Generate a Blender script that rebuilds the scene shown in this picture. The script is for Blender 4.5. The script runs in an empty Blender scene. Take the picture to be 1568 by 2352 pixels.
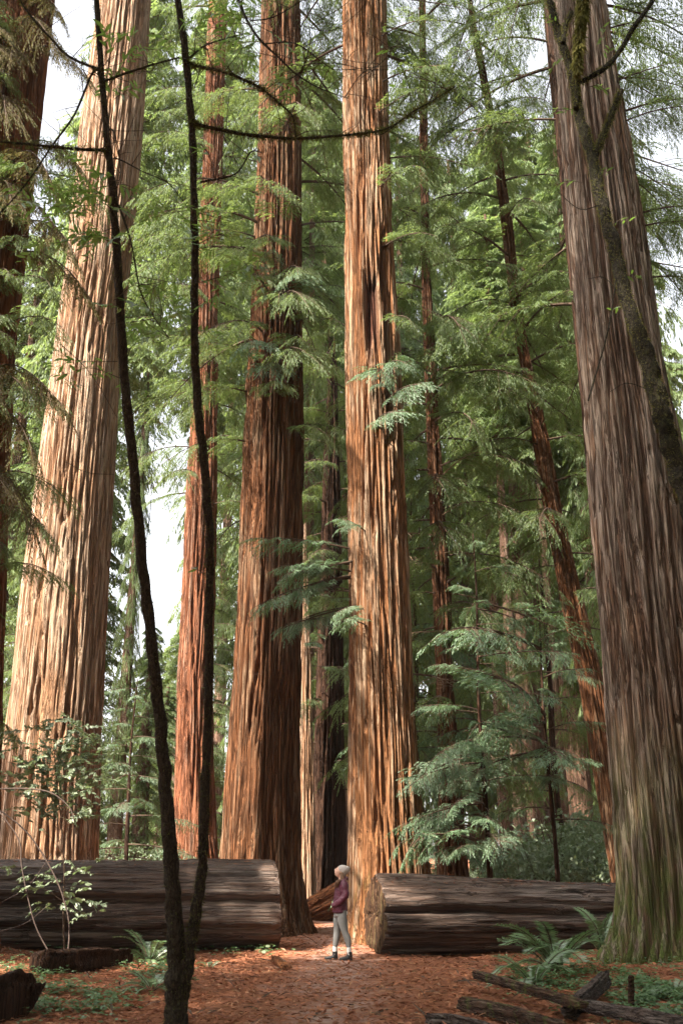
import bpy, math, random
import numpy as np
from mathutils import Vector, Matrix, Euler

# ------------------------------------------------------------------ camera, sky, sun, exposure
SC = bpy.context.scene
COL = SC.collection
PITCH = math.radians(19.7)
EYE = 1.6
cam_data = bpy.data.cameras.new('camera')
cam = bpy.data.objects.new('camera', cam_data); COL.objects.link(cam)
cam.location = (0, 0, EYE)
cam.rotation_euler = (math.pi/2 + PITCH, 0, 0)
cam_data.sensor_fit = 'VERTICAL'; cam_data.sensor_height = 36; cam_data.lens = 35
cam_data.clip_end = 2000
cam_data.dof.use_dof = True; cam_data.dof.focus_distance = 23; cam_data.dof.aperture_fstop = 2.4
SC.camera = cam

SUN_EL, SUN_AZ = math.radians(47), math.radians(-134)     # azimuth from +Y (view), negative = left
sd = Vector((math.sin(SUN_AZ)*math.cos(SUN_EL), math.cos(SUN_AZ)*math.cos(SUN_EL), math.sin(SUN_EL)))
world = bpy.data.worlds.new('World'); SC.world = world; world.use_nodes = True
wn = world.node_tree; wn.nodes.clear()
sky = wn.nodes.new('ShaderNodeTexSky'); sky.sky_type = 'NISHITA'; sky.sun_disc = False
sky.sun_elevation = SUN_EL; sky.sun_rotation = SUN_AZ
sky.air_density = 1.0; sky.dust_density = 4.0; sky.ozone_density = 1.0
hs = wn.nodes.new('ShaderNodeHueSaturation'); hs.inputs['Saturation'].default_value = 0.22
bg = wn.nodes.new('ShaderNodeBackground'); bg.inputs['Strength'].default_value = 0.112
wo = wn.nodes.new('ShaderNodeOutputWorld')
wn.links.new(sky.outputs[0], hs.inputs['Color']); wn.links.new(hs.outputs[0], bg.inputs['Color'])
wn.links.new(bg.outputs[0], wo.inputs['Surface'])
sun_data = bpy.data.lights.new('sun', 'SUN'); sun_data.energy = 4.4; sun_data.angle = math.radians(0.6)
sun_data.color = (1.0, 0.9, 0.76)
sun = bpy.data.objects.new('sun', sun_data); COL.objects.link(sun)
sun.rotation_euler = sd.to_track_quat('Z', 'Y').to_euler()
SC.view_settings.view_transform = 'Standard'; SC.view_settings.look = 'None'
SC.view_settings.gamma = 1.0; SC.view_settings.exposure = 2.4
SC.view_settings.use_curve_mapping = False
SC.render.engine = 'CYCLES'
SC.cycles.max_bounces = 6; SC.cycles.diffuse_bounces = 4; SC.cycles.glossy_bounces = 2
SC.cycles.transmission_bounces = 4; SC.cycles.transparent_max_bounces = 4
SC.cycles.use_denoising = True; SC.cycles.denoising_prefilter = 'NONE'
SC.cycles.caustics_reflective = False; SC.cycles.caustics_refractive = False

# ------------------------------------------------------------------ helpers
F = 2287.0
CP, SP = math.cos(PITCH), math.sin(PITCH)
def P(u, v, Y):
    """world point on the plane y = Y seen at photo position (u, v), photo 1568 x 2352"""
    xc, yc = (u-784)/F, (1176-v)/F
    t = Y/(CP - yc*SP)
    return Vector((xc*t, Y, EYE + t*(SP + yc*CP)))
def Yg(v):
    """distance at which photo row v meets flat ground"""
    yc = (1176-v)/F
    return -EYE/(SP+yc*CP)*(CP-yc*SP)
rng = np.random.default_rng(7)
random.seed(7)
_perm = np.random.default_rng(3).permutation(512)
_ang = np.random.default_rng(4).random(512)*2*np.pi
_gx, _gy = np.cos(_ang), np.sin(_ang)
def pn(x, y, px=0, seed=0):
    """2-D gradient noise, periodic in x when px > 0"""
    x = np.asarray(x, float); y = np.asarray(y, float)
    xi = np.floor(x).astype(int); yi = np.floor(y).astype(int)
    xf, yf = x-xi, y-yi
    def g(ix, iy, dx, dy):
        if px: ix = ix % px
        h = _perm[(_perm[(ix+seed*17) & 511] + iy*7 + seed*31) & 511]
        return _gx[h]*dx + _gy[h]*dy
    s = xf*xf*xf*(xf*(xf*6-15)+10); t = yf*yf*yf*(yf*(yf*6-15)+10)
    a = g(xi, yi, xf, yf); b = g(xi+1, yi, xf-1, yf)
    c = g(xi, yi+1, xf, yf-1); d = g(xi+1, yi+1, xf-1, yf-1)
    return ((a+(b-a)*s) + ((c+(d-c)*s)-(a+(b-a)*s))*t)*1.5
def ground_z(x, y):
    x = np.asarray(x, float); y = np.asarray(y, float)
    z = 0.10*pn(x*0.22+5, y*0.22, seed=1) + 0.035*pn(x*1.1, y*1.1, seed=2)
    z = z*np.clip(np.abs(x-0.2)/2.5, 0.25, 1.0)
    z = z + 0.38*np.clip((x-4.6)/3.5, 0, 1)**1.3*np.clip((23-y)/4, 0, 1)
    z = z + 0.22*np.clip((-x-3.2)/3.5, 0, 1)**1.3*np.clip((24-y)/4, 0, 1)
    z = z + 0.02*np.clip(y-60, 0, 200)
    return z
def gz(x, y): return float(ground_z(np.array([x]), np.array([y]))[0])

def mesh_np(name, verts, faces, mats=None, idx=None, smooth=True):
    verts = np.asarray(verts, np.float32); 
    if not isinstance(faces, (list, tuple)): faces = [faces]
    faces = [np.asarray(f, np.int32) for f in faces if len(f)]
    me = bpy.data.meshes.new(name)
    me.vertices.add(len(verts)); me.vertices.foreach_set('co', verts.ravel())
    nl = sum(f.size for f in faces); npoly = sum(len(f) for f in faces)
    me.loops.add(nl); me.polygons.add(npoly)
    me.loops.foreach_set('vertex_index', np.concatenate([f.ravel() for f in faces]))
    tot = np.concatenate([np.full(len(f), f.shape[1], np.int32) for f in faces])
    start = np.concatenate([[0], np.cumsum(tot)[:-1]]).astype(np.int32)
    me.polygons.foreach_set('loop_start', start); me.polygons.foreach_set('loop_total', tot)
    if idx is not None: me.polygons.foreach_set('material_index', np.asarray(idx, np.int32))
    me.polygons.foreach_set('use_smooth', np.full(npoly, smooth, bool))
    for m in (mats or []): me.materials.append(m)
    me.update(calc_edges=True); me.validate()
    return me
class Geo:
    """collects faces with material indices, builds one mesh"""
    def __init__(s): s.v = []; s.q = []; s.t = []; s.qi = []; s.ti = []; s.n = 0
    def add(s, verts, quads=None, tris=None, mi=0):
        verts = np.asarray(verts, float).reshape(-1, 3)
        if quads is not None and len(quads):
            quads = np.asarray(quads)+s.n; s.q.append(quads); s.qi.append(np.full(len(quads), mi))
        if tris is not None and len(tris):
            tris = np.asarray(tris)+s.n; s.t.append(tris); s.ti.append(np.full(len(tris), mi))
        s.v.append(verts); s.n += len(verts)
    def mesh(s, name, mats, smooth=True):
        f, i = [], []
        if s.q: f.append(np.concatenate(s.q)); i.append(np.concatenate(s.qi))
        if s.t: f.append(np.concatenate(s.t)); i.append(np.concatenate(s.ti))
        return mesh_np(name, np.concatenate(s.v), f, mats, np.concatenate(i), smooth)
def link(name, me, parent=None, loc=None, rot=None, scale=None):
    o = bpy.data.objects.new(name, me); COL.objects.link(o)
    if parent is not None: o.parent = parent
    if loc is not None: o.location = loc
    if rot is not None: o.rotation_euler = rot
    if scale is not None: o.scale = scale if hasattr(scale, '__len__') else (scale,)*3
    return o
def tag(o, label, cat, group=None, kind=None):
    if label: o['label'] = label
    if cat: o['category'] = cat
    if group: o['group'] = group
    if kind: o['kind'] = kind
    return o
def thing(name, loc, label, cat, group=None):
    return tag(link(name, None, None, loc), label, cat, group)
def ring_faces(nr, nc, closed=True):
    i = np.arange(nr-1)[:, None]*nc; j = np.arange(nc if closed else nc-1)[None, :]; j2 = (j+1) % nc
    return np.stack([i+j, i+j2, i+nc+j2, i+nc+j], -1).reshape(-1, 4)
def catmull(pts, per=6):
    pts = np.asarray(pts, float); p = np.vstack([2*pts[0]-pts[1], pts, 2*pts[-1]-pts[-2]])
    out = []
    for i in range(1, len(p)-2):
        t = np.linspace(0, 1, per, endpoint=False)[:, None]
        a, b, c, d = p[i-1], p[i], p[i+1], p[i+2]
        out.append(0.5*((2*b)+(-a+c)*t+(2*a-5*b+4*c-d)*t*t+(-a+3*b-3*c+d)*t**3))
    out.append(pts[-1:]); return np.vstack(out)
def frames(path):
    """parallel-transport frames along a path"""
    path = np.asarray(path, float)
    tg = np.gradient(path, axis=0); tg /= np.linalg.norm(tg, axis=1)[:, None]+1e-9
    n = np.cross(tg[0], (0, 0, 1.0)) if abs(tg[0][2]) < 0.9 else np.cross(tg[0], (0, 1.0, 0))
    n /= np.linalg.norm(n); ns = []
    for t in tg:
        n = n-t*np.dot(n, t); n /= np.linalg.norm(n)+1e-9; ns.append(n)
    ns = np.array(ns); return tg, ns, np.cross(tg, ns)
def tube(geo, path, rad, seg=8, mi=0, rough=0.0, cap=True, seed=0):
    path = np.asarray(path, float); rad = np.broadcast_to(np.asarray(rad, float), (len(path),))
    tg, n, b = frames(path)
    th = np.linspace(0, 2*np.pi, seg, endpoint=False)
    rr = rad[:, None]*np.ones((1, seg))
    if rough:
        s = np.arange(len(path))[:, None]
        rr = rr*(1+rough*pn(np.broadcast_to(th/(2*np.pi)*4, rr.shape), s*0.35+0*th, 4, seed))
    v = path[:, None, :]+rr[..., None]*(np.cos(th)[None, :, None]*n[:, None, :]+np.sin(th)[None, :, None]*b[:, None, :])
    vv = v.reshape(-1, 3); q = ring_faces(len(path), seg)
    if cap:
        vv = np.vstack([vv, path[:1], path[-1:]]); k = len(path)*seg; j = np.arange(seg); j2 = (j+1) % seg
        tr = np.vstack([np.stack([j2, j, np.full(seg, k)], 1), np.stack([k-seg+j, k-seg+j2, np.full(seg, k+1)], 1)])
        geo.add(vv, q, tr, mi)
    else: geo.add(vv, q, None, mi)

# ------------------------------------------------------------------ materials
def new_mat(name):
    m = bpy.data.materials.new(name); m.use_nodes = True
    nt = m.node_tree; nt.nodes.clear()
    out = nt.nodes.new('ShaderNodeOutputMaterial')
    return m, nt, out
def N(nt, typ, **kw):
    n = nt.nodes.new(typ)
    for k, v in kw.items():
        if k in n.inputs: n.inputs[k].default_value = v
        else: setattr(n, k, v)
    return n
def ramp(nt, fac, stops, interp='LINEAR'):
    r = nt.nodes.new('ShaderNodeValToRGB'); r.color_ramp.interpolation = interp
    el = r.color_ramp.elements
    while len(el) < len(stops): el.new(0.5)
    for e, (p, c) in zip(el, stops):
        e.position = p; e.color = (c if len(c) == 4 else (*c, 1)) if hasattr(c, '__len__') else (c, c, c, 1)
    nt.links.new(fac, r.inputs[0]); return r.outputs[0]
def mix(nt, fac, a, b, mode='MIX'):
    m = nt.nodes.new('ShaderNodeMix'); m.data_type = 'RGBA'; m.blend_type = mode
    for sock, val in ((m.inputs[0], fac), (m.inputs[6], a), (m.inputs[7], b)):
        if isinstance(val, (int, float)): sock.default_value = val
        elif isinstance(val, tuple): sock.default_value = (*val, 1)
        else: nt.links.new(val, sock)
    return m.outputs[2]
def noise(nt, vec, scale, detail=4, rough=0.6, dist=0.0):
    n = N(nt, 'ShaderNodeTexNoise', Scale=scale, Detail=detail, Roughness=rough, Distortion=dist)
    nt.links.new(vec, n.inputs['Vector']); return n.outputs['Fac']
def coords(nt, scale=(1, 1, 1), kind='Object'):
    tc = nt.nodes.new('ShaderNodeTexCoord'); mp = N(nt, 'ShaderNodeMapping', Scale=scale)
    nt.links.new(tc.outputs[kind], mp.inputs['Vector']); return mp.outputs[0]
def bark(name, c_main, c_dark, c_grey, grey=0.5, moss=0.0, stretch=(1, 1, 0.05), k=1.0, moss_z=3.0, moss_c=(0.10, 0.13, 0.03), ridged=False, rough=.92, spec=.15):
    m, nt, out = new_mat(name)
    bs = N(nt, 'ShaderNodeBsdfPrincipled', Roughness=rough); bs.inputs['Specular IOR Level'].default_value = spec
    vs = coords(nt, tuple(s*k for s in stretch)); v1 = coords(nt)
    vf = coords(nt, tuple(q*k*(0.6 if q < .5 else 1) for q in stretch))
    a = noise(nt, vs, 13, 5, 0.7, 0.1); b = noise(nt, vf, 34, 4, 0.7); c = noise(nt, vs, 11, 5, 0.7, 0.2); big = noise(nt, v1, 0.35, 3)
    ck = noise(nt, vf, 12, 3, 0.6, 0.15)
    crack = ramp(nt, ck, [(0.44, 0.0), (0.49, 1.0), (0.51, 1.0), (0.56, 0.0)])
    base = mix(nt, ramp(nt, a, [(0.35, 0.0), (0.62, 1.0)]), c_dark, c_main)
    base = mix(nt, ramp(nt, b, [(0.34, 0.6), (0.62, 0.0)]), base, tuple(x*0.5 for x in c_main))
    gm = nt.nodes.new('ShaderNodeMath'); gm.operation = 'ADD'
    nt.links.new(c, gm.inputs[0]); 
    g2 = nt.nodes.new('ShaderNodeMath'); g2.operation = 'MULTIPLY_ADD'; g2.inputs[1].default_value = 0.5; g2.inputs[2].default_value = -0.25
    nt.links.new(big, g2.inputs[0])
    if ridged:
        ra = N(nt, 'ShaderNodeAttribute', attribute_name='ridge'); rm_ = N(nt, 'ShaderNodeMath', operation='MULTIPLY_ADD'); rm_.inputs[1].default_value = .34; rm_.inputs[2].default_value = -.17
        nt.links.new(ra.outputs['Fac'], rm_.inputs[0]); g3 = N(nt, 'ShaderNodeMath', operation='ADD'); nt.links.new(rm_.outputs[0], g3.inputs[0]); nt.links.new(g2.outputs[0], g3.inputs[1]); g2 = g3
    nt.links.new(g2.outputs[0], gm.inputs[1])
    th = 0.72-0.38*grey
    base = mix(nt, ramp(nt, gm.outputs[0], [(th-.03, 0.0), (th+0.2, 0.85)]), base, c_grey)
    base = mix(nt, ramp(nt, noise(nt, vf, 60, 3, 0.7), [(0.3, 0.5), (0.6, 0.0)]), base, tuple(x*0.35 for x in c_main))
    cr2 = N(nt, 'ShaderNodeMath', operation='MULTIPLY'); cr2.inputs[1].default_value = .7; nt.links.new(crack, cr2.inputs[0])
    base = mix(nt, cr2.outputs[0], base, tuple(x*0.3 for x in c_dark))
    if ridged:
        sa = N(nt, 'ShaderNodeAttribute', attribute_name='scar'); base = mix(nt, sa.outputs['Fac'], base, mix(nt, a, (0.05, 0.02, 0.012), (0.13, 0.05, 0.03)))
    if moss > 0:
        sx = nt.nodes.new('ShaderNodeSeparateXYZ'); nt.links.new(v1, sx.inputs[0])
        mr = N(nt, 'ShaderNodeMapRange'); mr.inputs['From Min'].default_value = moss_z; mr.inputs['From Max'].default_value = 0.0
        nt.links.new(sx.outputs['Z'], mr.inputs['Value'])
        mm = nt.nodes.new('ShaderNodeMath'); mm.operation = 'MULTIPLY'
        nt.links.new(ramp(nt, noise(nt, coords(nt, (1, 1, 0.3)), 6, 5, 0.7), [(0.62-0.3*moss, 0.0), (0.78-0.2*moss, 1.0)]), mm.inputs[0]); nt.links.new(mr.outputs[0], mm.inputs[1])
        base = mix(nt, mm.outputs[0], base, moss_c)
    nt.links.new(base, bs.inputs['Base Color'])
    bp = N(nt, 'ShaderNodeBump', Strength=1.0, Distance=0.09)
    h = mix(nt, 0.5, a, b)
    h = mix(nt, crack, h, (0, 0, 0))
    nt.links.new(h, bp.inputs['Height']); nt.links.new(bp.outputs[0], bs.inputs['Normal'])
    nt.links.new(bs.outputs[0], out.inputs[0]); return m
def leaf_mat(name, c1, c2, tr, trans=0.4, gloss=0.05, rough=0.45):
    """leaves with a colour of their own each, letting some light through"""
    m, nt, out = new_mat(name)
    g = nt.nodes.new('ShaderNodeNewGeometry'); oi = nt.nodes.new('ShaderNodeObjectInfo')
    c = mix(nt, g.outputs['Random Per Island'], c1, c2)
    c = mix(nt, ramp(nt, oi.outputs['Random'], [(0, 0.0), (1, 0.5)]), c, tuple(x*0.7 for x in c1))
    d = nt.nodes.new('ShaderNodeBsdfDiffuse'); t = nt.nodes.new('ShaderNodeBsdfTranslucent'); gl = N(nt, 'ShaderNodeBsdfGlossy', Roughness=rough)
    nt.links.new(c, d.inputs['Color']); t.inputs['Color'].default_value = (*tr, 1); gl.inputs['Color'].default_value = (1, 1, 1, 1)
    s1 = N(nt, 'ShaderNodeMixShader'); s1.inputs[0].default_value = trans
    nt.links.new(d.outputs[0], s1.inputs[1]); nt.links.new(t.outputs[0], s1.inputs[2])
    s2 = N(nt, 'ShaderNodeMixShader'); s2.inputs[0].default_value = gloss
    nt.links.new(s1.outputs[0], s2.inputs[1]); nt.links.new(gl.outputs[0], s2.inputs[2])
    nt.links.new(s2.outputs[0], out.inputs[0]); return m
def plain(name, c, rough=0.8, var=0.25, scale=20, bump=0.3, spec=0.3, c2=None):
    m, nt, out = new_mat(name)
    bs = N(nt, 'ShaderNodeBsdfPrincipled', Roughness=rough); bs.inputs['Specular IOR Level'].default_value = spec
    v = coords(nt); n = noise(nt, v, scale, 5, 0.65)
    nt.links.new(mix(nt, ramp(nt, n, [(0.3, 0.0), (0.7, 1.0)]), tuple(x*(1-var) for x in c), c2 or tuple(min(1, x*(1+var)) for x in c)), bs.inputs['Base Color'])
    bp = N(nt, 'ShaderNodeBump', Strength=bump, Distance=0.02); nt.links.new(noise(nt, v, scale*2, 4), bp.inputs['Height'])
    nt.links.new(bp.outputs[0], bs.inputs['Normal']); nt.links.new(bs.outputs[0], out.inputs[0]); return m

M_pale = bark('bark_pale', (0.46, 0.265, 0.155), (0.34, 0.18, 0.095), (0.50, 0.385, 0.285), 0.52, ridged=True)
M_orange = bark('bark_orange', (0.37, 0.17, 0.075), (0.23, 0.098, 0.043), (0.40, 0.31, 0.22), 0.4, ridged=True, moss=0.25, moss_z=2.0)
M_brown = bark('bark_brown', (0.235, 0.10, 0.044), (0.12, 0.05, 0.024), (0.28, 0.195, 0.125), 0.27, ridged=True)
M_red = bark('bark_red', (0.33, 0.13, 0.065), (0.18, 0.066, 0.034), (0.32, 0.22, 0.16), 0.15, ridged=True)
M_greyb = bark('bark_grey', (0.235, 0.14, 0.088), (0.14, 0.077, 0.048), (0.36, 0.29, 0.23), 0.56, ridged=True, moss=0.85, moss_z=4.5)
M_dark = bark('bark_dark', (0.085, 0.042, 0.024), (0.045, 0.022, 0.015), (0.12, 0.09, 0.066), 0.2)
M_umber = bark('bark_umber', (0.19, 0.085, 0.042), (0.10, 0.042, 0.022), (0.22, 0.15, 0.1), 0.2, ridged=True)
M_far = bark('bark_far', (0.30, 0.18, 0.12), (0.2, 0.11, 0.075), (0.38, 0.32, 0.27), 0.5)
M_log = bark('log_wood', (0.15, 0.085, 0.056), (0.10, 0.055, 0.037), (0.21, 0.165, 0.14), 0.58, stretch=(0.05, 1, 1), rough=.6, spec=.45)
M_stem = bark('stem_bark', (0.085, 0.062, 0.04), (0.045, 0.033, 0.022), (0.125, 0.11, 0.07), 0.42, stretch=(1, 1, 0.4), k=2.5)
M_mossy = bark('mossy_bark', (0.04, 0.033, 0.02), (0.022, 0.017, 0.012), (0.05, 0.052, 0.02), 0.6, stretch=(1, 1, 0.6), k=1.6)
M_twig = plain('twig_bark', (0.07, 0.045, 0.03), 0.9)
M_dead = plain('dead_twig', (0.22, 0.15, 0.10), 0.9)
M_needle = leaf_mat('redwood_needles', (0.060, 0.102, 0.036), (0.10, 0.145, 0.046), (0.22, 0.30, 0.07), 0.46, 0.025, .6)
M_needle_blue = leaf_mat('young_needles', (0.07, 0.135, 0.066), (0.115, 0.19, 0.095), (0.16, 0.27, 0.085), 0.35, 0.045, .6)
M_needle_brown = leaf_mat('brown_needles', (0.105, 0.072, 0.028), (0.085, 0.10, 0.036), (0.20, 0.17, 0.05), 0.38, 0.01, .6)
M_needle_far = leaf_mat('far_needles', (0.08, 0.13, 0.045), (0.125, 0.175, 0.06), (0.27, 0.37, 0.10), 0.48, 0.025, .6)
M_bay = leaf_mat('bay_leaf', (0.045, 0.10, 0.022), (0.085, 0.16, 0.035), (0.20, 0.34, 0.05), 0.45, 0.08, 0.35)
M_shrub = leaf_mat('shrub_leaf', (0.13, 0.18, 0.10), (0.22, 0.26, 0.17), (0.22, 0.30, 0.12), 0.3, 0.04, 0.5)
M_fern = leaf_mat('fern_leaf', (0.085, 0.16, 0.058), (0.14, 0.22, 0.09), (0.14, 0.25, 0.08), 0.3, 0.10, 0.4)
M_clover = leaf_mat('clover_leaf', (0.06, 0.13, 0.045), (0.11, 0.18, 0.07), (0.14, 0.24, 0.06), 0.3, 0.08)
M_lit = leaf_mat('fallen_needles', (0.40, 0.155, 0.075), (0.17, 0.062, 0.036), (0.2, 0.1, 0.05), .1, 0.02, .6)
M_moss = leaf_mat('moss_tuft', (0.06, 0.062, 0.018), (0.15, 0.135, 0.05), (0.17, 0.17, 0.05), 0.35, 0.0)

# ------------------------------------------------------------------ ground
xs = np.unique(np.concatenate([np.linspace(-400, -30, 38), np.linspace(-30, -12, 30), np.arange(-12, 12.01, 0.16), np.linspace(12, 30, 30), np.linspace(30, 400, 38)]))
ys = np.unique(np.concatenate([np.linspace(-120, 6, 30), np.arange(6, 30, 0.16), np.linspace(30, 70, 60), np.linspace(70, 700, 40)]))
GX, GY = np.meshgrid(xs, ys)
GZ = ground_z(GX, GY)
m, nt, out = new_mat('forest_floor')
bs = N(nt, 'ShaderNodeBsdfPrincipled', Roughness=0.95); bs.inputs['Specular IOR Level'].default_value = 0.1
v1 = coords(nt); vst = coords(nt, (0.7, 1.6, 1))
n1 = noise(nt, v1, 0.5, 5, 0.65); n2 = noise(nt, vst, 9, 6, 0.75, 0.6); n3 = noise(nt, vst, 26, 4, 0.75)
c = mix(nt, ramp(nt, n2, [(0.3, 0.0), (0.66, 1.0)]), (0.16, 0.058, 0.03), (0.44, 0.17, 0.085))
c = mix(nt, ramp(nt, n3, [(0.35, 0.6), (0.6, 0.0)]), c, (0.10, 0.042, 0.026))
c = mix(nt, ramp(nt, n1, [(0.42, 0.0), (0.68, 0.45)]), c, (0.20, 0.10, 0.06))
sx = nt.nodes.new('ShaderNodeSeparateXYZ'); nt.links.new(v1, sx.inputs[0])
wob = N(nt, 'ShaderNodeMath', operation='MULTIPLY_ADD'); wob.inputs[1].default_value = 2.2; nt.links.new(noise(nt, v1, 0.6, 4), wob.inputs[0]); nt.links.new(sx.outputs['X'], wob.inputs[2])
ab = N(nt, 'ShaderNodeMath', operation='SUBTRACT'); nt.links.new(wob.outputs[0], ab.inputs[0]); ab.inputs[1].default_value = 1.0
ab2 = N(nt, 'ShaderNodeMath', operation='ABSOLUTE'); nt.links.new(ab.outputs[0], ab2.inputs[0])
pathm = ramp(nt, ab2.outputs[0], [(0.2, 0.8), (1.0, 0.0)])
pm = mix(nt, 1.0, pathm, ramp(nt, noise(nt, v1, 2.5, 5, 0.7), [(0.35, 0.0), (0.6, 1.0)]), 'MULTIPLY')
c = mix(nt, pm, c, (0.42, 0.29, 0.24))
nt.links.new(c, bs.inputs['Base Color'])
bp = N(nt, 'ShaderNodeBump', Strength=1.0, Distance=0.06); nt.links.new(mix(nt, 0.5, n2, n3), bp.inputs['Height'])
nt.links.new(bp.outputs[0], bs.inputs['Normal']); nt.links.new(bs.outputs[0], out.inputs[0])
M_floor = m
gr = link('ground', mesh_np('ground', np.stack([GX, GY, GZ], -1).reshape(-1, 3), ring_faces(len(ys), len(xs), False), [M_floor]))
gr['kind'] = 'structure'

# ------------------------------------------------------------------ trunks
class Tree:
    def __init__(s, name, label, cat, Y, edges, mat, top=46, nth=96, dz=0.2, groove=0.05, ridge=0.15, flute=0.04, zvis=None, seed=1, scars=(), pits=0, group=None, rtop=0.3, lean_y=0.0):
        s.Y = Y
        e = np.array([[P(uL, v, Y).z, P(uL, v, Y).x, P(uR, v, Y).x] for v, uL, uR in edges])
        e = e[np.argsort(e[:, 0])]
        cx = (e[:, 1]+e[:, 2])/2; r = (e[:, 2]-e[:, 1])/2; z = e[:, 0]
        n0 = max(0, len(z)-4); sl = (cx[-1]-cx[n0])/(z[-1]-z[n0])
        zt = max(top, z[-1]+2)
        s.zk = np.concatenate([[-1], z, [zt]]); 
        s.ck = np.concatenate([[cx[0]], cx, [cx[-1]+sl*(zt-z[-1])*0.6]])
        s.rk = np.concatenate([[r[0]*1.05], r, [min(rtop, r[-1]*0.5)]])
        s.ly = lean_y
        gzv = gz(cx[0], Y)
        s.base = Vector((s.cx(gzv), Y, gzv))
        s.root = thing(name, s.base, label, cat, group)
        zv = zvis or min(zt, z[-1]+1.5)
        rows = np.concatenate([np.arange(gzv-0.35, zv, dz), np.linspace(zv, zt, 14)])
        th = np.linspace(0, 2*np.pi, nth, endpoint=False)
        R = s.r(rows)[:, None]*np.ones((1, nth)); Z = rows[:, None]*np.ones((1, nth)); A = np.ones((len(rows), 1))*th[None, :]/(2*np.pi)
        rm = float(np.mean(s.r(np.linspace(gzv, zv, 20))))
        K = max(6, int(2*np.pi*rm/ridge/1.05))
        Aw = A + 0.006*pn(A*6, Z*0.15, 6, seed+5) + 0.0016*pn(A*20, Z*0.9, 20, seed+6)
        n1 = pn(Aw*K, Z*0.17, K, seed); n2 = pn(Aw*2*K, Z*0.4, 2*K, seed+1); n3 = pn(Aw*4*K, Z*1.0, 4*K, seed+2)
        amp = 0.55+0.6*np.clip(pn(A*5, Z*0.15, 5, seed+9)+0.5, 0, 1)
        d = -groove*1.7*amp*np.exp(-(n1/0.17)**2) - groove*0.8*np.exp(-(n2/0.17)**2) + groove*0.25*n3 + groove*0.35*np.abs(n1)
        fl = pn(A*5, Z*0.05, 5, seed+3)*1.4 + 0.7*pn(A*11, Z*0.09, 11, seed+4)
        base_gain = 1+2.2*np.exp(-np.clip(Z-gzv, 0, 99)/1.2)
        R = R*(1+flute*fl*np.minimum(base_gain, 2.6)+.2*np.exp(-np.clip(Z-gzv, 0, 99)/.4)*(1+.8*pn(A*9, Z*0, 9, seed+7))) + d
        rs = np.random.default_rng(seed); scm = 0*R
        for _ in range(pits):
            pa, pz = rs.random(), rs.uniform(1, zv); w = rs.uniform(0.025, 0.06); hgt = rs.uniform(0.05, 0.16)
            da = (A-pa+0.5) % 1-0.5
            R -= 0.14*np.exp(-((da*2*np.pi*rm/w)**2+((Z-pz)/hgt)**2))
        for (v0, v1_, s0, s1, dep) in scars:
            za, zb = P(784, v1_, Y).z, P(784, v0, Y).z
            sx_ = np.cos(th)[None, :]+0*Z; front = np.sin(th)[None, :] < 0
            jag = 0.9*pn(A*K*1.3, Z*0.3, 0, seed+8)
            inx = np.clip((sx_-s0)/0.05, 0, 1)*np.clip((s1-sx_)/0.05, 0, 1)
            inz = np.clip((Z-za)/1.2+jag*0.5, 0, 1)*np.clip((zb-Z)/0.25+jag*2, 0, 1)
            R -= dep*inx*inz*front; scm = np.maximum(scm, inx*inz*front)
        X = s.cx(rows)[:, None]+R*np.cos(th)[None, :]-s.base.x
        Yc = lean_y*(Z-gzv)+R*np.sin(th)[None, :]
        V = np.stack([X, Yc, Z-s.base.z], -1).reshape(-1, 3)
        me = mesh_np('trunk', V, ring_faces(len(rows), nth), [mat])
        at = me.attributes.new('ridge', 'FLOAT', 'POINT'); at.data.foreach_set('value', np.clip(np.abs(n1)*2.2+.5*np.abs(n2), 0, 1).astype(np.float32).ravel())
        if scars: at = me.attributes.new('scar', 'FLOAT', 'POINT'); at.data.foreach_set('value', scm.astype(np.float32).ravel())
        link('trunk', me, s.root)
        s.top = zt
    def cx(s, z): return np.interp(z, s.zk, s.ck)
    def r(s, z): return np.interp(z, s.zk, s.rk)
    def cy(s, z): return s.Y+s.ly*(z-s.base.z)

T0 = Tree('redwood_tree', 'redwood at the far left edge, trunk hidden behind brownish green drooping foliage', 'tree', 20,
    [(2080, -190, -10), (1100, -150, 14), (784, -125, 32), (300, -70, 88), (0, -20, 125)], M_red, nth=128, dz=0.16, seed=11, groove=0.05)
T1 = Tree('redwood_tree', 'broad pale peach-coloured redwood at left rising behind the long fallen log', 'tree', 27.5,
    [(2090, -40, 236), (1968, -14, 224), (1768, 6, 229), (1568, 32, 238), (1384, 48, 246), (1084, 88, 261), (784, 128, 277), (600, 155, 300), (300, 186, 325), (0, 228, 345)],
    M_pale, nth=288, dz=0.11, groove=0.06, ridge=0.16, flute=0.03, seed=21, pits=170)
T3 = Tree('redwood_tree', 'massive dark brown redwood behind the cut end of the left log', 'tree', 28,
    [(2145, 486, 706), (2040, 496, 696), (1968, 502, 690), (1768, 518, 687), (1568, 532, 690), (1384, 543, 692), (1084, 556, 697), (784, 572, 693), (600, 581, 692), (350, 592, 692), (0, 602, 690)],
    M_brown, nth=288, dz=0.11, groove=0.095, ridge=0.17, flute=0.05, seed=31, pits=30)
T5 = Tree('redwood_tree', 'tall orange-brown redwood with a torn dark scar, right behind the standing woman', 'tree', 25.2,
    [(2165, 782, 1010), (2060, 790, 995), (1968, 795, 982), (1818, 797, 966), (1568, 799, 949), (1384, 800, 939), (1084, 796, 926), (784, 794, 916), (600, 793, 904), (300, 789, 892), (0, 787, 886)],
    M_orange, nth=288, dz=0.10, groove=0.085, ridge=0.15, flute=0.05, seed=41, pits=25, scars=((560, 1040, 0.40, 0.78, 0.55), (660, 880, -0.38, 0.24, 0.26)))
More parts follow.
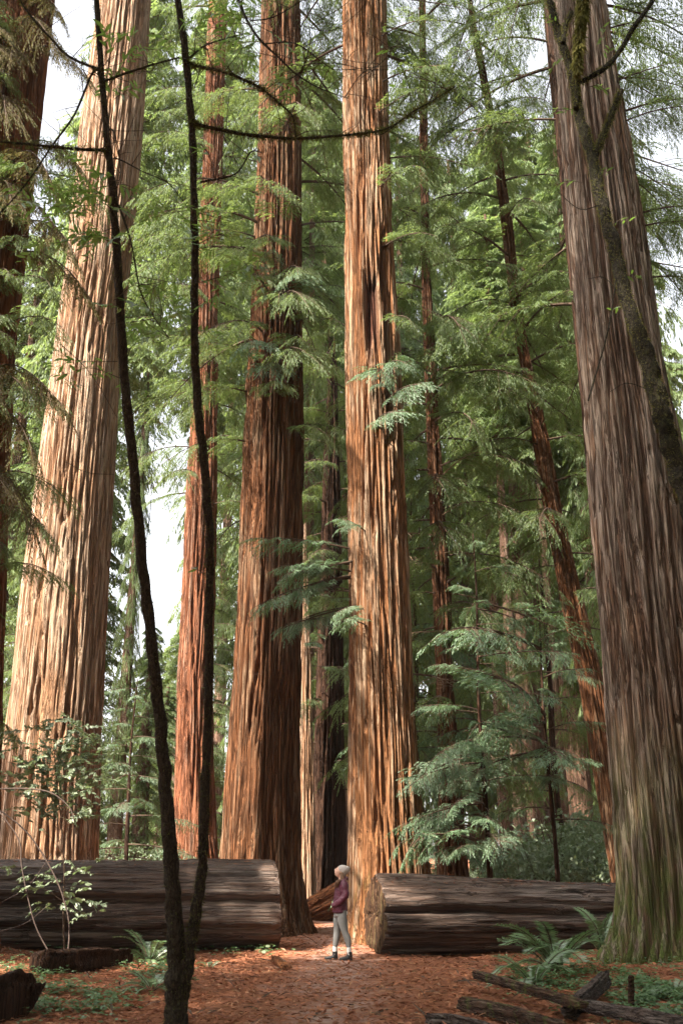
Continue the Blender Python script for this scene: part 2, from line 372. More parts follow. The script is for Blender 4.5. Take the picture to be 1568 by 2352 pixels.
T8 = Tree('redwood_tree', 'huge grey deeply furrowed redwood with a mossy foot at the right edge', 'tree', 20,
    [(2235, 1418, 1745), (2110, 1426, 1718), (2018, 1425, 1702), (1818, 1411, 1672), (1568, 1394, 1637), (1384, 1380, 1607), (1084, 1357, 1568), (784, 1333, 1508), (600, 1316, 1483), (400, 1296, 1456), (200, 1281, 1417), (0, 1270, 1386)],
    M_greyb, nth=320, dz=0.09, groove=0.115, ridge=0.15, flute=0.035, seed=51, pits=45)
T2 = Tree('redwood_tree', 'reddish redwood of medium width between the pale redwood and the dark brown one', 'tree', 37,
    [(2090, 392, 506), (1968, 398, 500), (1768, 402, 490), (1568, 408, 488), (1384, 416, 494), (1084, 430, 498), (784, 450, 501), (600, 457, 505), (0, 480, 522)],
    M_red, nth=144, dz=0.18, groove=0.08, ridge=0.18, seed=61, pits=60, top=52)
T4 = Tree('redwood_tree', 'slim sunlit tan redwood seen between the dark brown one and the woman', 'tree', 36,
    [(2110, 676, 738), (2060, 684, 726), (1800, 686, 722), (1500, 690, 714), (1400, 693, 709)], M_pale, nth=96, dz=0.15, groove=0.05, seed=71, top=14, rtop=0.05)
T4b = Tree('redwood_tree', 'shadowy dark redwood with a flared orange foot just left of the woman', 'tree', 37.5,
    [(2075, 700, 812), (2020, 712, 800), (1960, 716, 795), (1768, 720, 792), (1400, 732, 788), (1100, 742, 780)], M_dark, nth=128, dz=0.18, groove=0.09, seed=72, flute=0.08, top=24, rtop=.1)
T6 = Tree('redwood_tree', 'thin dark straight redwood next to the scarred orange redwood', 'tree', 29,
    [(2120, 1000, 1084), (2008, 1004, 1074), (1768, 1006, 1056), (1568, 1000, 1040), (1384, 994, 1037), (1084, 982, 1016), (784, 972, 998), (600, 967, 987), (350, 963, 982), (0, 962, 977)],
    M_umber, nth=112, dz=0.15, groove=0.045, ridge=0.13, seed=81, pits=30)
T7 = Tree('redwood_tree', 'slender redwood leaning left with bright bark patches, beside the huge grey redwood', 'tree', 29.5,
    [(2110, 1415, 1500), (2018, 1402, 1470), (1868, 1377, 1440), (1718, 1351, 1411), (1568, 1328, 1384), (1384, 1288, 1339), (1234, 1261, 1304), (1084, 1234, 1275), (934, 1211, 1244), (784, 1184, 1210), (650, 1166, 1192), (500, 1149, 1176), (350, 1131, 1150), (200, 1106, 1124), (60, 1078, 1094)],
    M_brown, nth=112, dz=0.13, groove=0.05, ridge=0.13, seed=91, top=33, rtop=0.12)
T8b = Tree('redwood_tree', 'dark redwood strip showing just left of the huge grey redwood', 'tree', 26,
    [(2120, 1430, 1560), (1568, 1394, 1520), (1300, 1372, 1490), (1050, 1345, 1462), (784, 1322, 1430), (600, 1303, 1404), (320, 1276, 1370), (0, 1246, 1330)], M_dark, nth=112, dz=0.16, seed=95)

# ------------------------------------------------------------------ foliage sprays
def diamonds(base, dirv, nrm, length, width):
    """leaf-sized four-cornered blades"""
    side = np.cross(dirv, nrm); side /= np.linalg.norm(side, axis=1)[:, None]+1e-9
    L = length[:, None]; W = width[:, None]
    mid = base+dirv*L*0.42
    v = np.stack([base, mid+side*W*0.5, base+dirv*L - nrm*0.12*L, mid-side*W*0.5], 1)
    k = np.arange(len(base))[:, None]*4
    return v.reshape(-1, 3), k+np.array([[0, 1, 2, 3]])
def nrmz(a): return a/(np.linalg.norm(a, axis=-1, keepdims=True)+1e-9)
def spray(geo, rs, L, n2, n3, nf, fl, fw, droop=0.25, up=0.12, spread=0.40, wood=True, tf=None, bare=0.12, leaf_mi=1, gap=0.0):
    """one conifer branch along +x: axis, side twigs, sub-twigs and flat needle sprigs.  tf maps points to place"""
    S = np.linspace(0, 1, 12)
    wig = rs.uniform(-0.06, 0.06, 2)
    def axis(s): return np.stack([L*s*(1-0.08*s), L*(wig[0]*np.sin(3*s)+wig[1]*s*s), L*(up*s-droop*s*s)], -1)
    ap = axis(S); W = []
    if wood:
        g = Geo(); tube(g, ap, 0.011*L*(1-0.85*S)+0.003, 5, cap=False)
        v = g.v[0]; geo.add(tf(v) if tf else v, g.q[0], None, 0)
    B, D, NN, LL, WW = [], [], [], [], []
    for i in range(n2):
        if rs.random() < gap: continue
        s = bare+(1-bare)*(i+rs.random())/n2
        side = 1 if i % 2 else -1
        p0 = axis(np.array([s]))[0]; t0 = axis(np.array([min(1, s+.02)]))[0]-axis(np.array([s-.02]))[0]; t0 /= np.linalg.norm(t0)
        l2 = L*spread*(0.25+0.75*math.sin(math.pi*min(1, 0.25+0.75*(1-s)))**0.8)*rs.uniform(0.65, 1.15)
        if s > 0.96: ang = rs.uniform(-.3, .3)
        else: ang = side*math.radians(rs.uniform(38, 68))
        d2 = np.array([t0[0]*math.cos(ang)-t0[1]*math.sin(ang), t0[0]*math.sin(ang)+t0[1]*math.cos(ang), t0[2]+rs.uniform(-.22, .1)]); d2 /= np.linalg.norm(d2)
        dr2 = rs.uniform(0.1, 0.4)
        def ax2(t): t = np.asarray(t)[..., None]; return p0+d2*l2*t-np.array([0, 0, 1])*dr2*l2*t*t
        if wood:
            g = Geo(); tt = np.linspace(0, 1, 4); tube(g, ax2(tt), 0.006*L**0.5*(1-0.8*tt), 3, cap=False)
            v = g.v[0]; geo.add(tf(v) if tf else v, g.q[0], None, 0)
        for j in range(n3):
            t = (j+rs.random())/n3; t = 0.08+0.92*t
            p1 = ax2(t); td = nrmz(ax2(min(1, t+.03))-ax2(t-.03))
            sg = 1 if j % 2 else -1; a = sg*math.radians(rs.uniform(30, 60)) if t < .95 else 0
            d3 = np.array([td[0]*math.cos(a)-td[1]*math.sin(a), td[0]*math.sin(a)+td[1]*math.cos(a), td[2]-rs.uniform(0, .35)]); d3 /= np.linalg.norm(d3)
            l3 = l2*0.45*(1.1-0.6*t)*rs.uniform(.6, 1.2)+fl*0.5
            q = (np.arange(nf)+rs.random(nf)*.6)/nf
            bp_ = p1+d3*l3*q[:, None]-np.array([0, 0, .25])*l3*(q*q)[:, None]
            sgn = np.where(np.arange(nf) % 2, 1, -1); aa = sgn*np.radians(rs.uniform(25, 60, nf)); aa[-1] *= .1
            dd = np.stack([d3[0]*np.cos(aa)-d3[1]*np.sin(aa), d3[0]*np.sin(aa)+d3[1]*np.cos(aa), d3[2]+rs.uniform(-.35, .1, nf)], 1)
            B.append(bp_); D.append(nrmz(dd)); NN.append(nrmz(np.stack([rs.normal(0, .35, nf), rs.normal(0, .35, nf), np.ones(nf)], 1)))
            LL.append(fl*rs.uniform(.6, 1.3, nf)*(1.1-.4*q)); WW.append(fw*rs.uniform(.7, 1.3, nf))
    if B:
        v, q = diamonds(np.concatenate(B), np.concatenate(D), np.concatenate(NN), np.concatenate(LL), np.concatenate(WW))
        geo.add(tf(v) if tf else v, q, None, leaf_mi)
def branch_meshes(name, n, seed, mats, **kw):
    out = []
    for i in range(n):
        g = Geo(); spray(g, np.random.default_rng(seed+i), **kw); out.append(g.mesh(name, mats, False))
    return out
BR_S = branch_meshes('branch', 5, 100, [M_twig, M_needle_blue], L=2.2, n2=26, n3=9, nf=10, fl=0.085, fw=0.02, droop=.28, gap=.3, spread=.36)
BR_N = branch_meshes('branch', 7, 150, [M_twig, M_needle_blue], L=3.2, n2=36, n3=8, nf=12, fl=0.075, fw=0.02, droop=.17, gap=.45, spread=.24, bare=.3)
BR_M = branch_meshes('branch', 5, 200, [M_twig, M_needle], L=3.6, n2=30, n3=10, nf=11, fl=0.12, fw=0.028, droop=.4, gap=.25)
BR_L = branch_meshes('branch', 4, 300, [M_twig, M_needle], L=6.0, n2=36, n3=11, nf=12, fl=0.15, fw=0.036, droop=.45, spread=.3, gap=.25)
BR_B = branch_meshes('branch', 3, 400, [M_twig, M_needle_brown], L=3.6, n2=28, n3=10, nf=10, fl=0.12, fw=0.03, droop=.75, up=.05)
BR_D = branch_meshes('branch', 3, 500, [M_dead, M_needle_brown], L=2.4, n2=16, n3=0, nf=1, fl=.1, fw=.03, droop=.2)
LEN = {id(BR_S): 2.2, id(BR_N): 3.2, id(BR_M): 3.6, id(BR_L): 6.0, id(BR_B): 3.6, id(BR_D): 2.4}
nbr = 0
def put_branch(tree, kind, z, az, L, pitch=0.0, roll=0.0):
    """branch rooted in the trunk at height z, pointing to azimuth az (0 = right, -pi/2 = to camera)"""
    global nbr
    me = kind[nbr % len(kind)]; nbr += 1
    r = float(tree.r(z))*0.75
    loc = Vector((float(tree.cx(z))+r*math.cos(az), float(tree.cy(z))+r*math.sin(az), z))-tree.base
    R = Matrix.Rotation(az, 3, 'Z') @ Matrix.Rotation(-pitch, 3, 'Y') @ Matrix.Rotation(roll, 3, 'X')
    link('branch', me, tree.root, loc, R.to_euler(), L/LEN[id(kind)])
def branch_to(tree, kind, u, v, Y, rise=0.35, jz=0.0):
    """branch whose tip comes near photo position (u, v) at distance Y"""
    tip = P(u, v, Y)
    h = math.hypot(tip.x-float(tree.cx(tip.z)), tip.y-float(tree.cy(tip.z)))
    z = tip.z+rise*h*0.35+jz
    dx, dy = tip.x-float(tree.cx(z)), tip.y-float(tree.cy(z))
    h = max(0.6, math.hypot(dx, dy)-float(tree.r(z))*.75)
    put_branch(tree, kind, z, math.atan2(dy, dx), h*1.08, math.atan2(tip.z-z, h)*0.35+random.uniform(-.25, .25), random.uniform(-.7, .7))
def branches(tree, kind, z0, z1, n, L0, L1, az=None, p=(-.15, .15)):
    for i in range(n):
        z = z0+(z1-z0)*(i+random.random())/n
        a = random.uniform(*az) if az else i*2.4+random.uniform(-.5, .5)
        f = (z-z0)/(z1-z0+1e-6)
        put_branch(tree, kind, z, a, random.uniform(.75, 1.2)*(L0+(L1-L0)*f), random.uniform(*p), random.uniform(-.3, .3))
PI = math.pi
# foliage of the big trees
branches(T0, BR_B, 6, 24, 70, 1.8, 2.2, (-PI*.8, -PI*.15))
branches(T0, BR_M, 4, 24, 50, 1.8, 2.2, (-PI*.75, -PI*.1))
branches(T2, BR_M, 15, 42, 46, 2.6, 4.6)
branches(T3, BR_M, 13.5, 22, 22, 2.4, 3.0, (-PI, 0))
branches(T3, BR_L, 17, 40, 26, 4.0, 5.5, (0, PI*2))
branches(T5, BR_M, 15, 30, 14, 1.8, 3.0, (-PI*.35, PI*.35))
branches(T5, BR_L, 26, 44, 26, 4.5, 5.5)
branches(T6, BR_M, 4, 18, 46, 2.6, 3.4)
branches(T6, BR_L, 16, 42, 30, 3.4, 4.6)
branches(T7, BR_M, 8, 20, 24, 2.2, 3.4)
branches(T7, BR_L, 17, 33, 28, 3.6, 3.6)
branches(T8b, BR_M, 16, 36, 26, 4.0, 4.6, (-PI*.1, PI*1.1))
branches(T8, BR_L, 25, 44, 22, 4.0, 5.0)
branches(T8, BR_M, 14, 24, 20, 2.2, 3.2, (-PI*.25, PI*.4))
branches(T1, BR_L, 37, 46, 14, 4.0, 4.0)
branches(T4, BR_N, 8.5, 13.5, 14, 1.6, 1.2)
branches(T4b, BR_M, 4, 24, 44, 2.4, 3.2)
for z in np.linspace(4, 13, 16): put_branch(T6, BR_D, z, random.uniform(-PI, PI*.2), random.uniform(1.2, 2.4), random.uniform(-.2, .3))
for i in range(18): branch_to(T5, BR_N, random.uniform(590, 790), random.uniform(1200, 1440), random.uniform(23, 25.5), .4)
for i in range(6): branch_to(T5, BR_S, random.uniform(840, 960), random.uniform(760, 960), random.uniform(22.8, 24), .3)
for i in range(5): branch_to(T3, BR_S, random.uniform(560, 680), random.uniform(560, 900), random.uniform(24.5, 26.5), .4)

# ------------------------------------------------------------------ young trees among the giants
def small_tree(name, label, u, Y, H, r0, mat, kind, n, L0, L1, z0, lean=0.0, group=None, az=None):
    t = Tree.__new__(Tree); x = P(u, 1995, Y).x
    t.Y = Y; t.ly = 0.0; g = gz(x, Y); t.base = Vector((x, Y, g))
    t.zk = np.array([-1, g, g+H*.35, g+H*.7, g+H]); t.ck = x+lean*np.array([0, 0, .3, .8, 1.2]); t.rk = np.array([r0*1.1, r0, r0*.75, r0*.4, .015])
    t.root = thing(name, t.base, label, 'tree', group)
    gg = Geo(); zz = np.linspace(g-.2, g+H, 40); tube(gg, np.stack([t.cx(zz)-x+.04*np.sin(zz*.9), .03*np.cos(zz*.7), zz-g], 1), t.r(zz), 10, 0, .25)
    link('trunk', gg.mesh('trunk', [mat]), t.root)
    if n: branches(t, kind, g+z0, g+H*.98, n, L0, L1, az)
    return t
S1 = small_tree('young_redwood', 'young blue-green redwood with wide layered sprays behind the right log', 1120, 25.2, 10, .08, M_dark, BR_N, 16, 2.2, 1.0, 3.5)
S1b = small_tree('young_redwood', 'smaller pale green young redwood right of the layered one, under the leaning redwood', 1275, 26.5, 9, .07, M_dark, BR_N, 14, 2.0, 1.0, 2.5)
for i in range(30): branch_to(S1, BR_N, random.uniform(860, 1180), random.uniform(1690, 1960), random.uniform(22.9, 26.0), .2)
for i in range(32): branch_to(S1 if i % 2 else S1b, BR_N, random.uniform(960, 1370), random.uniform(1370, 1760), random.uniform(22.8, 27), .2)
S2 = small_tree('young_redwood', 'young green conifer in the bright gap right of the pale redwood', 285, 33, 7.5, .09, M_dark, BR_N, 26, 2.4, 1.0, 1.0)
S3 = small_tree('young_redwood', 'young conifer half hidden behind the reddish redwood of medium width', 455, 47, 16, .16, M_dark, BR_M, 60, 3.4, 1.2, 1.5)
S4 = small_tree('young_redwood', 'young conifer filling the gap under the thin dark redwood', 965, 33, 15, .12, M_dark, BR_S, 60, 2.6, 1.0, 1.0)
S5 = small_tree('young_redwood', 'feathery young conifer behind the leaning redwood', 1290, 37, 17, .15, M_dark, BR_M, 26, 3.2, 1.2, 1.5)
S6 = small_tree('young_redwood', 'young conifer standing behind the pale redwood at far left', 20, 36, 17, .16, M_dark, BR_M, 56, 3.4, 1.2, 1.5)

# ------------------------------------------------------------------ background forest: tree > trunk, crown
def crown_mesh(seed, H=34, R=4.6, nb=125, fl=.36, fw=.085, z0=0):
    rs = np.random.default_rng(seed); g = Geo()
    for i in range(nb):
        f = (i+rs.random())/nb; z = H*f
        L = R*(0.35+0.65*(1-f)**.7)*rs.uniform(.6, 1.15)*(0.6+0.4*min(1, f*8))
        az = i*2.4+rs.uniform(-.6, .6); pt = rs.uniform(-.25, .2)
        M3 = np.array(Matrix.Rotation(az, 3, 'Z') @ Matrix.Rotation(-pt, 3, 'Y'))
        spray(g, rs, L, 12, 5, 7, fl, fw, droop=.45, up=.12, spread=.42, tf=lambda v: v@M3.T+np.array([0, 0, z]))
    return g.mesh('crown', [M_twig, M_needle_far], False)
CROWNS = [crown_mesh(900+i) for i in range(4)]
gg = Geo(); zz = np.linspace(0, 1, 60)
def far_trunk(seed):
    nth = 56; zz = np.linspace(-.01, 1, 130); th = np.linspace(0, 2*np.pi, nth, endpoint=False)
    A = np.ones((len(zz), 1))*th/(2*np.pi); Z = zz[:, None]*60+0*A
    r = (1-.8*zz[:, None])*(1+.35*np.exp(-zz[:, None]*60/1.5))
    n1 = pn(A*18, Z*.2, 18, seed)
    r = r*(1+.05*pn(A*5, Z*.05, 5, seed+2)-.09*np.exp(-(n1/.18)**2))
    return mesh_np('trunk', np.stack([r*np.cos(th), r*np.sin(th), zz[:, None]+0*A], -1).reshape(-1, 3), ring_faces(len(zz), nth), [M_far])
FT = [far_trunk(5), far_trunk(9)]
far_n = 0
def far_tree(u, Y, H, r, z0, cs=1.0, label=None, group='background redwoods', x=None, mat=None):
    """z0: height of the lowest boughs; cs: crown width"""
    global far_n
    x = P(u, 1995, Y).x if x is None else x; g = gz(x, Y)
    if label is None:
        gap = [q for q in GAPS if u < q[0]][0][1]; group = 'background redwoods '+gap
        label = ('short far conifer ' if H < 20 else 'distant redwood ')+gap
    root = thing('background_redwood', (x, Y, g), label, 'tree', group)
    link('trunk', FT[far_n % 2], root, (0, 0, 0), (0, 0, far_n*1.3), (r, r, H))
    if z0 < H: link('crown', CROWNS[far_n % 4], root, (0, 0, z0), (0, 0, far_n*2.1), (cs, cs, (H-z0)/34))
    far_n += 1; return root
GAPS = [(130, 'far left, behind the pale redwood'), (240, 'directly behind the pale redwood'), (410, 'in the bright gap right of the pale redwood'), (520, 'behind the reddish redwood of medium width'), (690, 'behind the massive dark brown redwood'), (800, 'in the gap left of the scarred orange redwood'), (1000, 'behind the scarred orange redwood'),
    (1150, 'between the thin dark redwood and the leaning one'), (1290, 'behind the layered young redwoods'), (1430, 'behind the leaning redwood'), (9999, 'right of the huge grey redwood')]
BGT = [(400, 46, 50, .4, 24, .95), (50, 50, 46, .4, 17, 1.0), (180, 60, 56, .4, 26, 1.0), (1545, 42, 46, .35, 5, .8), (165, 38, 48, .35, 21, .85), (1200, 44, 34, .32, 20, .6), (1232, 47, 36, .42, 22, .6), (1300, 43, 34, .3, 20, .6), (1165, 50, 38, .35, 22, .6), (1500, 50, 36, .4, 8, .9), (1260, 48, 44, .4, 16, .9), (700, 48, 48, .4, 14, .9), # u at horizon, distance, height, trunk radius, lowest bough, crown width
    (1340, 52, 46, .75, 21, .95), (1420, 44, 40, .55, 10, .8), (1215, 58, 50, .55, 21, .9), (1250, 66, 52, .6, 18, 1.0), (1180, 74, 58, .65, 17, 1.1),
    (1100, 62, 52, .55, 6, 1.0), (1020, 70, 60, .6, 7, 1.1), (950, 56, 50, .5, 8, .9), (880, 78, 66, .7, 6, 1.2), (800, 66, 60, .6, 8, 1.0),
    (735, 55, 52, .5, 9, .95), (650, 72, 64, .6, 6, 1.2), (560, 60, 58, .55, 12, 1.1), (490, 80, 62, .6, 20, 1.1), (1480, 64, 40, .5, 3, 1.0), (1560, 54, 30, .45, 3, 1.0),
    (1640, 60, 36, .5, 4, 1.1), (258, 38, 22, .3, 4, .15, 'narrow leafy dark trunk just right of the pale redwood'), (316, 40, 11, .42, 2.5, .24, 'stout short dark trunk in the bright gap behind the left log'), (362, 43, 9, .32, 2, .28, 'thin dark trunk in the bright gap nearest the reddish redwood'), (150, 55, 24, .4, 2, .9), (20, 52, 26, .4, 2, 1.0), (-70, 45, 34, .5, 4, 1.0),
    (400, 62, 16, .3, 1.5, .8), (330, 75, 17, .3, 1.5, .9), (100, 80, 30, .4, 2, 1.1), (1380, 85, 58, .6, 6, 1.2), (1290, 95, 56, .6, 4, 1.2), (1130, 100, 60, .6, 4, 1.2),
    (900, 105, 66, .6, 4, 1.3), (690, 100, 60, .6, 4, 1.2)]
for b in BGT: far_tree(*b)
# unseen redwoods added round the clearing to block sun and sky light
for x, Y, H, r, z0, cs in ((-13.5, 0, 56, 1.0, 6, 1.0), (-17, -5, 56, 1.0, 6, 1.1), (-13.3, 5.2, 46, .8, 6, .92), (-20.5, 16, 21, .7, 5, .8), (-17, 10, 24, .7, 5, .9), (-9, -7, 50, .9, 6, 1.0), (-6.5, -3, 42, .9, 14, 1.0),
    (14, 9, 46, .9, 4, 1.2), (18, 15, 50, .9, 4, 1.3), (12, 1, 46, .9, 4, 1.2), (20, 24, 50, .9, 4, 1.3), (8, -8, 44, .8, 4, 1.2), (22, 3, 50, .9, 4, 1.3), (-6, -13, 40, .8, 4, 1.2), (1, -15, 44, .9, 4, 1.2), (15, -9, 48, .9, 4, 1.3)):
    far_tree(0, Y, H, r, z0, cs, 'unseen redwood added to shade the clearing', 'shade trees added round the clearing', x)

# ------------------------------------------------------------------ fallen logs
def log(name, label, A, B, rA, rB, mat, endmat, seed, nth=150, ds=0.06, groove=.05, flat=0.0, slant=0.0, creases=((math.pi-.18, .17, .09), (math.pi+.45, .12, .07), (math.pi-.75, .05, .04), (math.pi*.42, .05, .05)), knots=14):
    PI = math.pi; rsk = np.random.default_rng(seed+40)
    A, B = Vector(A), Vector(B); ax = (B-A); L = ax.length; ax.normalize()
    root = thing(name, A, label, 'log')
    root.rotation_euler = ax.to_track_quat('X', 'Z').to_euler()
    n = int(L/ds); S = np.linspace(0, L, n); th = np.linspace(0, 2*np.pi, nth, endpoint=False)
    Z = S[:, None]+0*th; Aa = th[None, :]/(2*np.pi)+0*Z
    R = (rA+(rB-rA)*S/L)[:, None]+0*Z
    K = int(2*np.pi*rA/.2)
    Aw = Aa+.012*pn(Aa*6, Z*.3, 6, seed)+.004*pn(Aa*20, Z*1.2, 20, seed+1)
    n1 = pn(Aw*K, Z*.13, K, seed+2); n2 = pn(Aw*3*K, Z*.5, 3*K, seed+3); n3 = pn(Aw*7, Z*.08, 7, seed+4)
    R = R*(1+.10*pn(Aa*4, Z*.16, 4, seed+5)+.04*pn(Aa*9, Z*.3, 9, seed+6)) - groove*1.1*np.exp(-(n1/.07)**2)*np.clip(n3+.6, 0, 1) - groove*.35*np.exp(-(n2/.14)**2)+.16*(np.floor(3*n3)+np.clip((3*n3-np.floor(3*n3))*7, 0, 1))/3
    for th0, dep, wd in creases:
        dd = th[None, :]-th0-.16*pn(Z*.22+th0*5, 0*Z, seed=seed+8)-.05*pn(Z*1.3, 0*Z+th0, seed=seed+9)
        R -= dep*(np.exp(-(dd/wd)**2)*(.55+.45*np.clip(1+1.5*pn(Z*.4, 0*Z+th0*3, seed=seed+7), 0, 1.4)) + .35*np.clip(dd/wd, 0, 1)*np.exp(-np.clip(dd, 0, 9)/.25))
    for _ in range(knots):
        ks, kt = rsk.uniform(.3, L-.3), rsk.uniform(PI*.55, PI*1.2); R += rsk.choice([-.07, .06])*np.exp(-((Z-ks)/rsk.uniform(.05, .12))**2-((th[None, :]-kt)*rA/rsk.uniform(.05, .09))**2)
    R *= (1-.05*np.exp(-S/.06)-.05*np.exp(-(L-S)/.06))[:, None]
    c, s_ = np.cos(th), np.sin(th)
    xx = Z+slant*R*s_[None, :]*np.exp(-(L-Z)/1.0)
    V = np.stack([xx, R*c, R*s_], -1)
    link('trunk', mesh_np('trunk', V.reshape(-1, 3), ring_faces(n, nth), [mat]), root)
    q_ = rsk.integers(0, n-1, 500); a_ = ((rsk.normal(.5, .09, 500) % 1)*nth/2).astype(int) % nth; pq = V[q_, a_]
    v_, f_ = diamonds(pq+np.array([0, 0, .008]), nrmz(rsk.normal(0, 1, (500, 3))*np.array([1, 1, .15])), nrmz(rsk.normal(0, .3, (500, 3))+np.array([0, 0, 1])), rsk.uniform(.05, .16, 500), np.full(500, .025))
    gd = Geo(); gd.add(v_, f_); od = link('fallen_needles', gd.mesh('fallen_needles', [M_lit], False), root); od['kind'] = 'stuff'
    for row, sg in ((0, -1), (n-1, 1)):
        g = Geo(); ring = V[row]; cen = ring.mean(0); fr = np.linspace(1, 0.02, 14)
        vv = cen+(ring-cen)[None]*fr[:, None, None]
        vv[..., 0] += sg*(.012+.02*pn(vv[..., 1]*4, vv[..., 2]*4, seed=seed)+.012*np.sin(fr*60)[:, None]*.5-.05*np.exp(-(pn(vv[..., 1]*2.2+seed, vv[..., 2]*1.1, seed=seed+2)/.05)**2))*np.clip((1-fr)*8, 0, 1)[:, None]
        g.add(vv.reshape(-1, 3), ring_faces(14, nth))
        link('cut_end', g.mesh('cut_end', [endmat]), root)
    return root
M_end = bark('log_end', (0.125, 0.065, 0.033), (0.06, 0.032, 0.02), (0.105, 0.09, 0.04), .5, stretch=(.6, 1, .25), k=.8)
M_logr = bark('log_red', (0.30, 0.115, 0.045), (0.12, 0.045, 0.022), (0.2, 0.1, 0.05), .2, stretch=(.1, 1, 1))
a = P(636, 2075, 22.9); b = P(-420, 2075, 21.5)
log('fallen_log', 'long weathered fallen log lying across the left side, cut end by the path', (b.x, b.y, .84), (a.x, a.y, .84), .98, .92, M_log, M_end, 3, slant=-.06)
a = P(862, 2100, 21.7)
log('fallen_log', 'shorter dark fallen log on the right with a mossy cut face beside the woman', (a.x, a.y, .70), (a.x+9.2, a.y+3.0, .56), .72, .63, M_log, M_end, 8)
a, b = P(716, 2080, 35), P(850, 2003, 33.5)
log('fallen_log', 'splintered orange log lying behind the woman', (a.x, a.y, .25), (b.x, b.y, 1.15), .42, .62, M_logr, M_logr, 14, nth=64, ds=.1, groove=.1)

def slab(name, label, pts, w, t, mat, seed, cat='wood', parent=None):
    """split piece of wood along a path: uneven wedge section, ragged ends"""
    p = catmull(pts, 22); n = len(p); tg, nr, bn = frames(p)
    up = np.array([0, 0, 1.0]); side = nrmz(np.cross(tg, up)); upv = np.cross(side, tg)
    k = 36; th = np.linspace(0, 2*np.pi, k, endpoint=False); f = np.linspace(0, 1, n)[:, None]
    sq = lambda c: np.sign(c)*np.abs(c)**.55
    A = th[None]/(2*np.pi)+0*f
    rr = 1+.2*pn(A*5, f*3, 5, seed)+.1*pn(A*9, f*12, 9, seed+1)-.28*np.exp(-(pn(A*8, f*1.2, 8, seed+4)/.16)**2)
    en = np.clip(np.minimum(f, 1-f)*14+.35+.3*pn(A*6, f*0, 6, seed+2), 0, 1)**.5
    v = p[:, None]+side[:, None]*(sq(np.cos(th))*w/2*rr*en)[..., None]+upv[:, None]*((sq(np.sin(th))*t/2*(1+.35*np.cos(th)))*rr*en)[..., None]
    g = Geo(); vv = np.vstack([v.reshape(-1, 3), p[:1], p[-1:]]); j = np.arange(k); j2 = (j+1) % k; kk = n*k
    g.add(vv, ring_faces(n, k), np.vstack([np.stack([j2, j, np.full(k, kk)], 1), np.stack([kk-k+j, kk-k+j2, np.full(k, kk+1)], 1)]))
    base = Vector(p[0]); me = g.mesh(name, [mat]); me.transform(Matrix.Translation(-base))
    o = link(name, me, None, base); return tag(o, label, cat)
def G(u, v, dz=0.0):
    """point on the ground seen at photo (u, v)"""
    p = P(u, v, Yg(min(v, 2352)) if v <= 2352 else Yg(v))
    for _ in range(4):
        h = gz(p.x, p.y); yc = (1176-v)/F; dr = SP+yc*CP; t = (h-EYE)/dr; p = Vector(((u-784)/F*t, t*(CP-yc*SP), h))
    return p+Vector((0, 0, dz))
M_plank = bark('split_wood', (0.12, 0.06, 0.036), (0.065, 0.032, 0.021), (0.17, 0.125, 0.095), .5, moss=.35, moss_z=3, stretch=(.25, .25, 1.2), k=1.2)
M_plankg = bark('grey_wood', (0.13, 0.09, 0.075), (0.07, 0.047, 0.04), (0.19, 0.155, 0.135), .6, stretch=(.3, .3, 1.2), k=1.2)
slab('wood_slab', 'long flat split wood slab, top of the pile at bottom right', [G(1092, 2276, .22), G(1200, 2312, .22), G(1345, 2360, .22)], .17, .10, M_plank, 1)
slab('wood_slab', 'rough reddish wood slab under the long flat one at bottom right', [G(1060, 2322, .09), G(1150, 2345, .10), G(1290, 2385, .10)], .22, .15, M_plank, 5)
slab('wood_slab', 'small dark wood piece at the bottom edge in front of the pile', [G(985, 2352, .05), G(1050, 2362, .07), G(1140, 2385, .06)], .2, .12, M_plankg, 9)
slab('broken_branch', 'thick grey broken branch stub leaning on the wood pile at bottom right', [G(1300, 2350, .10), G(1345, 2318, .14), G(1394, 2285, .24)], .17, .18, M_plankg, 13)
slab('broken_branch', 'long grey branch lying towards the bottom right corner', [G(1325, 2335, .12), G(1440, 2358, .14), G(1600, 2388, .12)], .13, .13, M_plankg, 17)
slab('wood_stake', 'short brown stake standing in the clover at bottom right', [G(1448, 2330), G(1451, 2330, .2), G(1456, 2330, .42)], .06, .06, M_plank, 19)
slab('rotten_log', 'dark rotten log piece half sunk in litter in front of the left log', [G(75, 2235, .13), G(170, 2232, .16), G(290, 2215, .10)], .42, .34, M_dark, 23, 'log')
slab('rotten_stump', 'dark mossy lump of wood in the bottom left corner', [G(-60, 2350, .1), G(10, 2335, .2), G(55, 2330, .08)], .4, .5, M_dark, 27, 'stump')
slab('bark_chunk', 'curled red bark chunk on the path by the left log', [G(630, 2205, .04), G(645, 2222, .06), G(662, 2228, .03)], .16, .1, M_logr, 29, 'bark')

